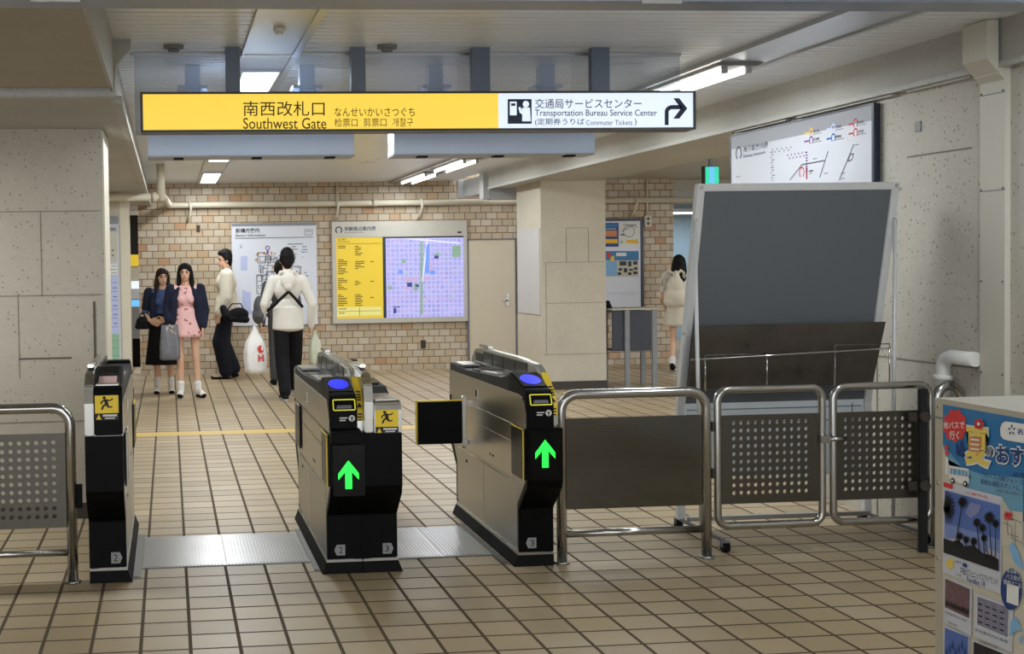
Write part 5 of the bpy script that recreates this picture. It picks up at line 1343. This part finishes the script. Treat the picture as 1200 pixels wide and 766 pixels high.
def socks(parent, J, h, rot, mat, top=.22):
    k = h / 1.75
    for e in 'LR':
        b = Blob(); a = J['an' + e]; t_ = J['toe' + e]
        b.cap(a + V((0, 0, -.02)), a.lerp(J['kn' + e], top), .043 * k, .050 * k); b.cap(a + V((0, -.015, -.03)), a.lerp(t_, .75) + V((0, 0, .012)), .040 * k, .034 * k)
        b.build('sock', mat, parent, .007, 3, rot)
def hair_short(parent, J, h, rot, mat):
    k = h / 1.75; HR = headR(J); b = Blob(); q = lambda x, y, z: J['head'] + HR @ V((x * k, y * k, z * k))
    b.ell(q(0, -.018, .05), (.084 * k, .096 * k, .088 * k), HR); b.ell(q(0, -.045, .0), (.076 * k, .066 * k, .085 * k), HR); b.ell(q(0, .045, .092), (.062 * k, .05 * k, .038 * k), HR)
    for s in (-1, 1): b.ell(q(s * .068, -.02, .02), (.022 * k, .05 * k, .055 * k), HR)
    b.ell(q(0, -.015, .075), (.080 * k, .092 * k, .082 * k), HR); b.ell(q(0, -.06, -.04), (.058 * k, .045 * k, .06 * k), HR)
    return b.build('hair', mat, parent, .008, 2, rot)
def hair_long(parent, J, h, rot, mat, length=.36, front=True):
    k = h / 1.75; HR = headR(J); b = Blob(); q = lambda x, y, z: J['head'] + HR @ V((x * k, y * k, z * k))
    b.ell(q(0, -.018, .045), (.086 * k, .098 * k, .09 * k), HR); b.ell(q(0, -.05, -.03), (.084 * k, .062 * k, .12 * k), HR)
    b.cap(q(0, -.07, -.08), q(0, -.10, -.08 - length * .8), .078 * k, .055 * k)
    for s in (-1, 1):
        b.chain([q(s * .062, .02, .075), q(s * .083, .01, 0), q(s * .088, -.01, -.12), q(s * .085, .02 if front else -.05, -.1 - length * .75)], [.026 * k, .024 * k, .032 * k, .022 * k])
        b.cap(q(s * .02, .062, .10), q(s * .066, .058, .035), .022 * k, .014 * k)
        b.cap(q(s * .05, -.07, -.06), q(s * .055, -.10, -.1 - length * .8), .05 * k, .036 * k)
    b.cap(q(-.045, .075, .062), q(.045, .075, .062), .014 * k, .014 * k)
    return b.build('hair', mat, parent, .008, 3, rot)
def person(label, loc, group='people walking in the hall'): return thing('person', label, 'person', loc, group)

# --- man in white hooded jacket, seen from behind
h = 1.77; J = joints(h)
J['anL'] = V((-.055, -.10, .085)); J['toeL'] = V((-.075, .045, .035)); J['knL'] = V((-.075, .02, .50)); J['anR'] = V((.10, .50, .13)); J['toeR'] = V((.12, .65, .09)); J['knR'] = V((.10, .22, .52)); J['hipL'] = V((-.085, 0, .93)); J['hipR'] = V((.085, .02, .93))
J['elL'] = V((-.275, -.03, 1.13)); J['wrL'] = V((-.315, .06, .96)); J['hdL'] = V((.0, .12, -1)); J['elR'] = V((.285, -.02, 1.12)); J['wrR'] = V((.275, .06, .87)); J['hdR'] = V((0, .1, -1)); J['shL'] = V((-.175, 0, 1.405)); J['shR'] = V((.175, 0, 1.405)); J['curl'] = 1.0
p = person('person in a white hooded jacket and black trousers walking away with a shopping bag', (1.385, 14.93, 0)); ch = body(p, J, h, 0)
hair_short(p, J, h, 0, 'hair'); top_cloth(p, J, h, 0, 'white_cloth', gr=.014, hem=-.10, hood=True); leg_cloth(p, J, h, 0, 'black_cloth', gr=.022, stop=.06, loose=1.05); shoes(p, J, h, 0, 'black_cloth', 'grey_paint')
m = MB('black_matte'); m.tube([V((.275, .058, .885)) + V((.036 * math.cos(a), .03 * math.sin(a), 0)) for a in [2 * PI * i / 16 for i in range(16)]], .011, 8, True); ch(m, 'wristwatch')
def strap_ring(y_off, pts, r): return None
def bag_strap(mb, pts, w=.02, t=.004):
    pts = [V(a) for a in pts]
    for a, b in zip(pts[:-1], pts[1:]):
        d = (b - a).normalized(); n = V((0, -1, 0)) if abs(d.y) < .8 else V((0, 0, 1)); k = d.cross(n).normalized() * w; n2 = k.cross(d).normalized() * t
        mb.hexa([a - k - n2, a + k - n2, a + k + n2, a - k + n2], [b - k - n2, b + k - n2, b + k + n2, b - k + n2])
bx, by = 1.385, 14.93
t = thing('shoulder_bag', 'dark patterned shoulder bag at the left hip of the person in white', 'bag', (bx - .33, by + .02, .95))
b = Blob(); b.ell((0, .06, .13), (.07, .13, .15)); b.ell((-.01, .06, .05), (.075, .12, .11)); b.cap((-.0, -.03, .05), (0, .16, .05), .05, .05); b.build('bag_body', 'grey_cloth', t, .01, 3)
m = MB('black_cloth'); bag_strap(m, [(bx - .005, by - .168, 1.275), (bx - .06, by - .158, 1.225), (bx - .12, by - .145, 1.17), (bx - .175, by - .115, 1.11), (bx - .255, by - .02, 1.05)], .017)
bag_strap(m, [(bx - .005, by - .168, 1.275), (bx + .05, by - .16, 1.22), (bx + .11, by - .146, 1.15), (bx + .165, by - .11, 1.09)], .017); m.build('strap', t)
# shopping bags
def sack(t, prof, hgt, wid, mat, yaw=.25):
    rings = []; n = 40; o = t.location; ph = random.uniform(0, 6)
    for i in range(len(prof) * 3 - 2):
        a, f = prof[i // 3], (i % 3) / 3; b_ = prof[min(i // 3 + 1, len(prof) - 1)]
        zz, rx, ry = (a[q] + (b_[q] - a[q]) * f for q in range(3)); ring = []
        for j in range(n):
            u = 2 * PI * j / n; cu, su = math.cos(u), math.sin(u)
            e = (abs(cu) ** 3 + abs(su) ** 3) ** (-1 / 3) * (1 + .035 * math.sin(7 * u + ph + zz * 4) + .02 * math.sin(13 * u - zz * 9))
            px, py_ = cu * e * rx * wid, su * e * ry * wid
            ring.append((o.x + px * math.cos(yaw) - py_ * math.sin(yaw), o.y + px * math.sin(yaw) + py_ * math.cos(yaw), o.z + zz * hgt))
        rings.append(ring)
    m = MB(mat); m.loft(rings); return m.build('bag_body', t)
def carrier(label, x, y, z, hgt, wid, mat, lettering=True):
    t = thing('shopping_bag', label, 'bag', (x, y, z))
    sack(t, [(0, .30, .24), (.05, .46, .34), (.25, .50, .36), (.5, .49, .34), (.68, .40, .26), (.82, .22, .15), (.94, .09, .07), (1.0, .07, .05)], hgt, wid, mat)
    m = MB(mat); m.tube([(x - .02, y, z + hgt * .9), (x - .015, y, z + hgt * 1.0), (x + .015, y, z + hgt * 1.0), (x + .02, y, z + hgt * .9)], .008, 8); m.build('bag_handle', t)
    return t
t = carrier('white plastic shopping bag with red print carried by the person in white', 1.0, 15.02, .31, .56, .27, 'plastic_white')
m = MB('poster_red'); xx, yy, zz = 1.055, 14.915, .44
m.text('H', ((xx - .03, yy, zz + .10), (xx + .04, yy + .02, zz + .10), (xx - .03, yy - .005, zz + .02)), .05); m.disc((xx + .005, yy + .008, zz + .165), (.96, .28, 0), (0, 0, 1), .04, .045, 20); m.use('plastic_white'); m.disc((xx + .022, yy + .009, zz + .175), (.96, .28, 0), (0, 0, 1), .014, .028, 16)
m.build('red_print', t, fix=False)
t = carrier('pale clear plastic bag hanging from the right hand of the person in white', 1.71, 15.0, .40, .40, .15, 'clear_bag')

# --- person almost hidden in front of him
h = 1.64; J = joints(h)
J['anR'] = V((.09, -.16, .10)); J['toeR'] = V((.10, -.02, .035)); J['knR'] = V((.09, .05, .45)); J['anL'] = V((-.09, .12, .075)); J['toeL'] = V((-.10, .26, .03)); J['knL'] = V((-.09, .08, .46)); J['elL'] = V((-.24, -.02, 1.03)); J['wrL'] = V((-.25, .05, .80))
p = person('person in grey clothes mostly hidden behind the person in white jacket', (1.46, 16.75, 0)); body(p, J, h, 0); hair_short(p, J, h, 0, 'hair'); top_cloth(p, J, h, 0, 'grey_cloth', gr=.02); leg_cloth(p, J, h, 0, 'grey_cloth', gr=.016, stop=.08); shoes(p, J, h, 0, 'black_cloth')

# --- woman with long hair and a black skirt, facing us
A = PI; h = 1.57; J = joints(h)
J['elR'] = V((.225, .02, .99)); J['wrR'] = V((.16, .20, .92)); J['hdR'] = V((-.75, .5, -.35)); J['elL'] = V((-.235, -.02, .99)); J['wrL'] = V((-.03, .19, .93)); J['hdL'] = V((.8, .3, -.25)); J['curl'] = .9; J['turn'] = .25; J['thumbL'] = (0, 0, 1); J['thumbR'] = (0, 0, 1)
p = person('person with long dark hair, blue top and long black skirt beside the one in pink', (-.08, 16.16, 0)); body(p, J, h, A, True, .9)
hair_long(p, J, h, A, 'hair_brown', .30); top_cloth(p, J, h, A, 'blue_cloth', 'blouse', .012, .03, .45, True); skirt(p, J, h, A, 'black_cloth', 1.0, .36, .15, .225); socks(p, J, h, A, 'sock', .26); shoes(p, J, h, A, 'plastic_white')
b = Blob(); k = h / 1.75
for s in (-1, 1):
    b.chain([J['neck'] + V((s * .07, .02, -.05)), J['chest'] + V((s * .125, .085, .03)), J['waist'] + V((s * .125, .085, 0)), J['pelvis'] + V((s * .135, .08, .05))], [.035, .045, .045, .04])
    b.cap(J['sh' + ('R' if s > 0 else 'L')], J['sh' + ('R' if s > 0 else 'L')].lerp(J['el' + ('R' if s > 0 else 'L')], .7), .066, .058)
b.ell(J['chest'] + V((0, -.045, .02)), (.165, .085, .15)); b.ell(J['waist'] + V((0, -.04, -.02)), (.15, .085, .15)); b.build('vest', 'navy_cloth', p, .009, 4, A)
t = thing('handbag', 'small black handbag at the side of the person in the black skirt', 'bag', (-.33, 16.02, .82))
b = Blob(); b.ell((0, 0, .08), (.085, .05, .075)); b.cap((-.06, 0, .03), (.06, 0, .03), .04, .04); b.build('bag_body', 'black_cloth', t, .008, 3)
m = MB('black_cloth'); m.tube([(-.375, 16.02, .93), (-.355, 16.02, 1.01), (-.315, 16.03, 1.01), (-.285, 16.02, .93)], .008, 8); m.build('bag_handle', t)
t = thing('tote_bag', 'glossy grey plastic bag hanging between the two people facing us', 'bag', (-.0, 15.38, .47))
sack(t, [(0, .44, .2), (.06, .5, .26), (.5, .48, .22), (.85, .42, .12), (1.0, .40, .05)], .42, .24, 'plastic_grey', .1)
m = MB('black_cloth'); m.tube([(-.04, 15.38, .87), (-.02, 15.39, .95), (.02, 15.39, .95), (.04, 15.38, .87)], .007, 8); m.build('bag_handle', t)

# --- person in pink shorts and dark jacket, facing us
h = 1.63; J = joints(h); J['anR'] = V((.075, .0, .085)); J['toeR'] = V((.09, .13, .045)); J['anL'] = V((-.135, .03, .085)); J['toeL'] = V((-.185, .16, .045)); J['knL'] = V((-.115, .03, .47)); J['hipL'] = V((-.095, 0, .86)); J['hipR'] = V((.09, 0, .86)); J['knR'] = V((.075, .02, .47))
J['elL'] = V((-.225, .0, 1.05)); J['wrL'] = V((-.20, .10, .85)); J['elR'] = V((.225, .02, 1.06)); J['wrR'] = V((.20, .14, .90)); J['hdR'] = V((-.2, .4, -.9)); J['turn'] = -.1
p = person('person in pale pink patterned shorts, dark jacket and white thick-soled sandals', (.20, 15.56, 0)); body(p, J, h, A, True, .86)
hair_long(p, J, h, A, 'hair', .26); top_cloth(p, J, h, A, 'pink', 'top', .010, .08, .3, True); skirt(p, J, h, A, 'pink', 1.08, .735, .135, .225, 'shorts', 6, .012); socks(p, J, h, A, 'sock', .22); shoes(p, J, h, A, 'sock', 'black_matte')
b = Blob()
for e, s in (('R', 1), ('L', -1)):
    b.chain([J['sh' + e], J['el' + e], J['el' + e].lerp(J['wr' + e], .85)], [.068, .062, .055]); b.chain([J['neck'] + V((s * .08, .03, -.05)), J['chest'] + V((s * .145, .08, .0)), J['waist'] + V((s * .155, .07, -.02)), J['pelvis'] + V((s * .175, .05, -.06))], [.036, .05, .05, .045])
b.ell(J['chest'] + V((0, -.05, .02)), (.175, .09, .16)); b.ell(J['waist'] + V((0, -.05, -.02)), (.17, .085, .17)); b.ell(J['pelvis'] + V((0, -.06, .0)), (.18, .08, .12)); b.build('jacket', 'navy_cloth', p, .009, 4, A)

# --- man in off-white shirt walking to the left
A = PI / 2; h = 1.80; J = joints(h)
J['anR'] = V((.06, -.10, .12)); J['toeR'] = V((.06, .03, .04)); J['knR'] = V((.08, .06, .50)); J['hipR'] = V((.085, 0, .945)); J['anL'] = V((-.06, .02, .085)); J['toeL'] = V((-.06, .17, .04)); J['knL'] = V((-.08, .10, .52)); J['hipL'] = V((-.085, 0, .945)); J['elL'] = V((-.25, .02, 1.14)); J['wrL'] = V((-.25, .12, .93)); J['elR'] = V((.26, -.08, 1.14)); J['wrR'] = V((.26, .04, .92)); J['turn'] = .3
p = person('person in an off-white shirt and dark wide trousers walking left past the brick wall', (.80, 17.95, 0)); body(p, J, h, A); hair_short(p, J, h, A, 'hair'); top_cloth(p, J, h, A, 'cream_cloth', 'shirt', .046, .02, .95); leg_cloth(p, J, h, A, 'dark_navy', gr=.04, stop=.05, loose=1.1); shoes(p, J, h, A, 'shoe_tan', 'black_matte')
t = thing('shoulder_bag', 'black bag at the waist of the person in the off-white shirt', 'bag', (.90, 17.57, .78))
b = Blob(); b.ell((.05, 0, .13), (.14, .05, .10)); b.cap((-.06, 0, .08), (.15, 0, .06), .05, .05); b.cap((-.12, .0, .12), (-.16, .02, .22), .06, .05); b.build('bag_body', 'black_cloth', t, .009, 3)
m = MB('black_cloth'); m.tube([(.80, 17.57, .98), (.86, 17.56, 1.06), (.98, 17.56, 1.06), (1.02, 17.57, .98)], .009, 8); m.build('bag_handle', t)

# --- person with a cream backpack walking off on the right
A = -.45; h = 1.64; J = joints(h)
J['anL'] = V((-.08, -.28, .11)); J['toeL'] = V((-.08, -.14, .04)); J['knL'] = V((-.08, -.02, .45)); J['anR'] = V((.07, .22, .075)); J['toeR'] = V((.07, .36, .03)); J['knR'] = V((.08, .16, .47)); J['elL'] = V((-.23, -.04, 1.02)); J['wrL'] = V((-.20, .12, .90)); J['tip'] = -.12
p = person('person with long black hair and a cream backpack walking away at the right', (7.26, 17.68, 0)); body(p, J, h, A, True, .85); hair_long(p, J, h, A, 'hair', .22, False); top_cloth(p, J, h, A, 'white_cloth', 'blouse', .012, .05, .3, True); skirt(p, J, h, A, 'cream_cloth', 1.0, .62, .15, .22, 'skirt', 7, .012); socks(p, J, h, A, 'sock', .16); shoes(p, J, h, A, 'black_cloth')
t = thing('backpack', 'cream drawstring backpack on the back of the person walking off at the right', 'backpack', (7.10, 17.42, .92)); t.rotation_euler = (0, 0, 0)
b = Blob(); b.ell((0, 0, .14), (.17, .10, .15)); b.ell((.0, 0, .26), (.13, .09, .16)); b.cap((-.10, 0, .06), (.12, 0, .06), .075, .075); b.cap((.01, 0, .36), (.02, .02, .46), .07, .04); b.build('bag_body', 'cream_cloth', t, .009, 3)
m = MB('cream_cloth'); m.tube([(7.10, 17.44, 1.36), (7.04, 17.50, 1.42), (6.98, 17.58, 1.36), (6.97, 17.60, 1.2)], .018, 8); m.tube([(7.13, 17.44, 1.36), (7.20, 17.46, 1.42), (7.27, 17.52, 1.38), (7.28, 17.60, 1.2)], .018, 8); m.tube([(7.06, 17.42, 1.28), (7.09, 17.40, 1.33), (7.14, 17.40, 1.33), (7.17, 17.42, 1.28)], .010, 8); m.build('strap', t)
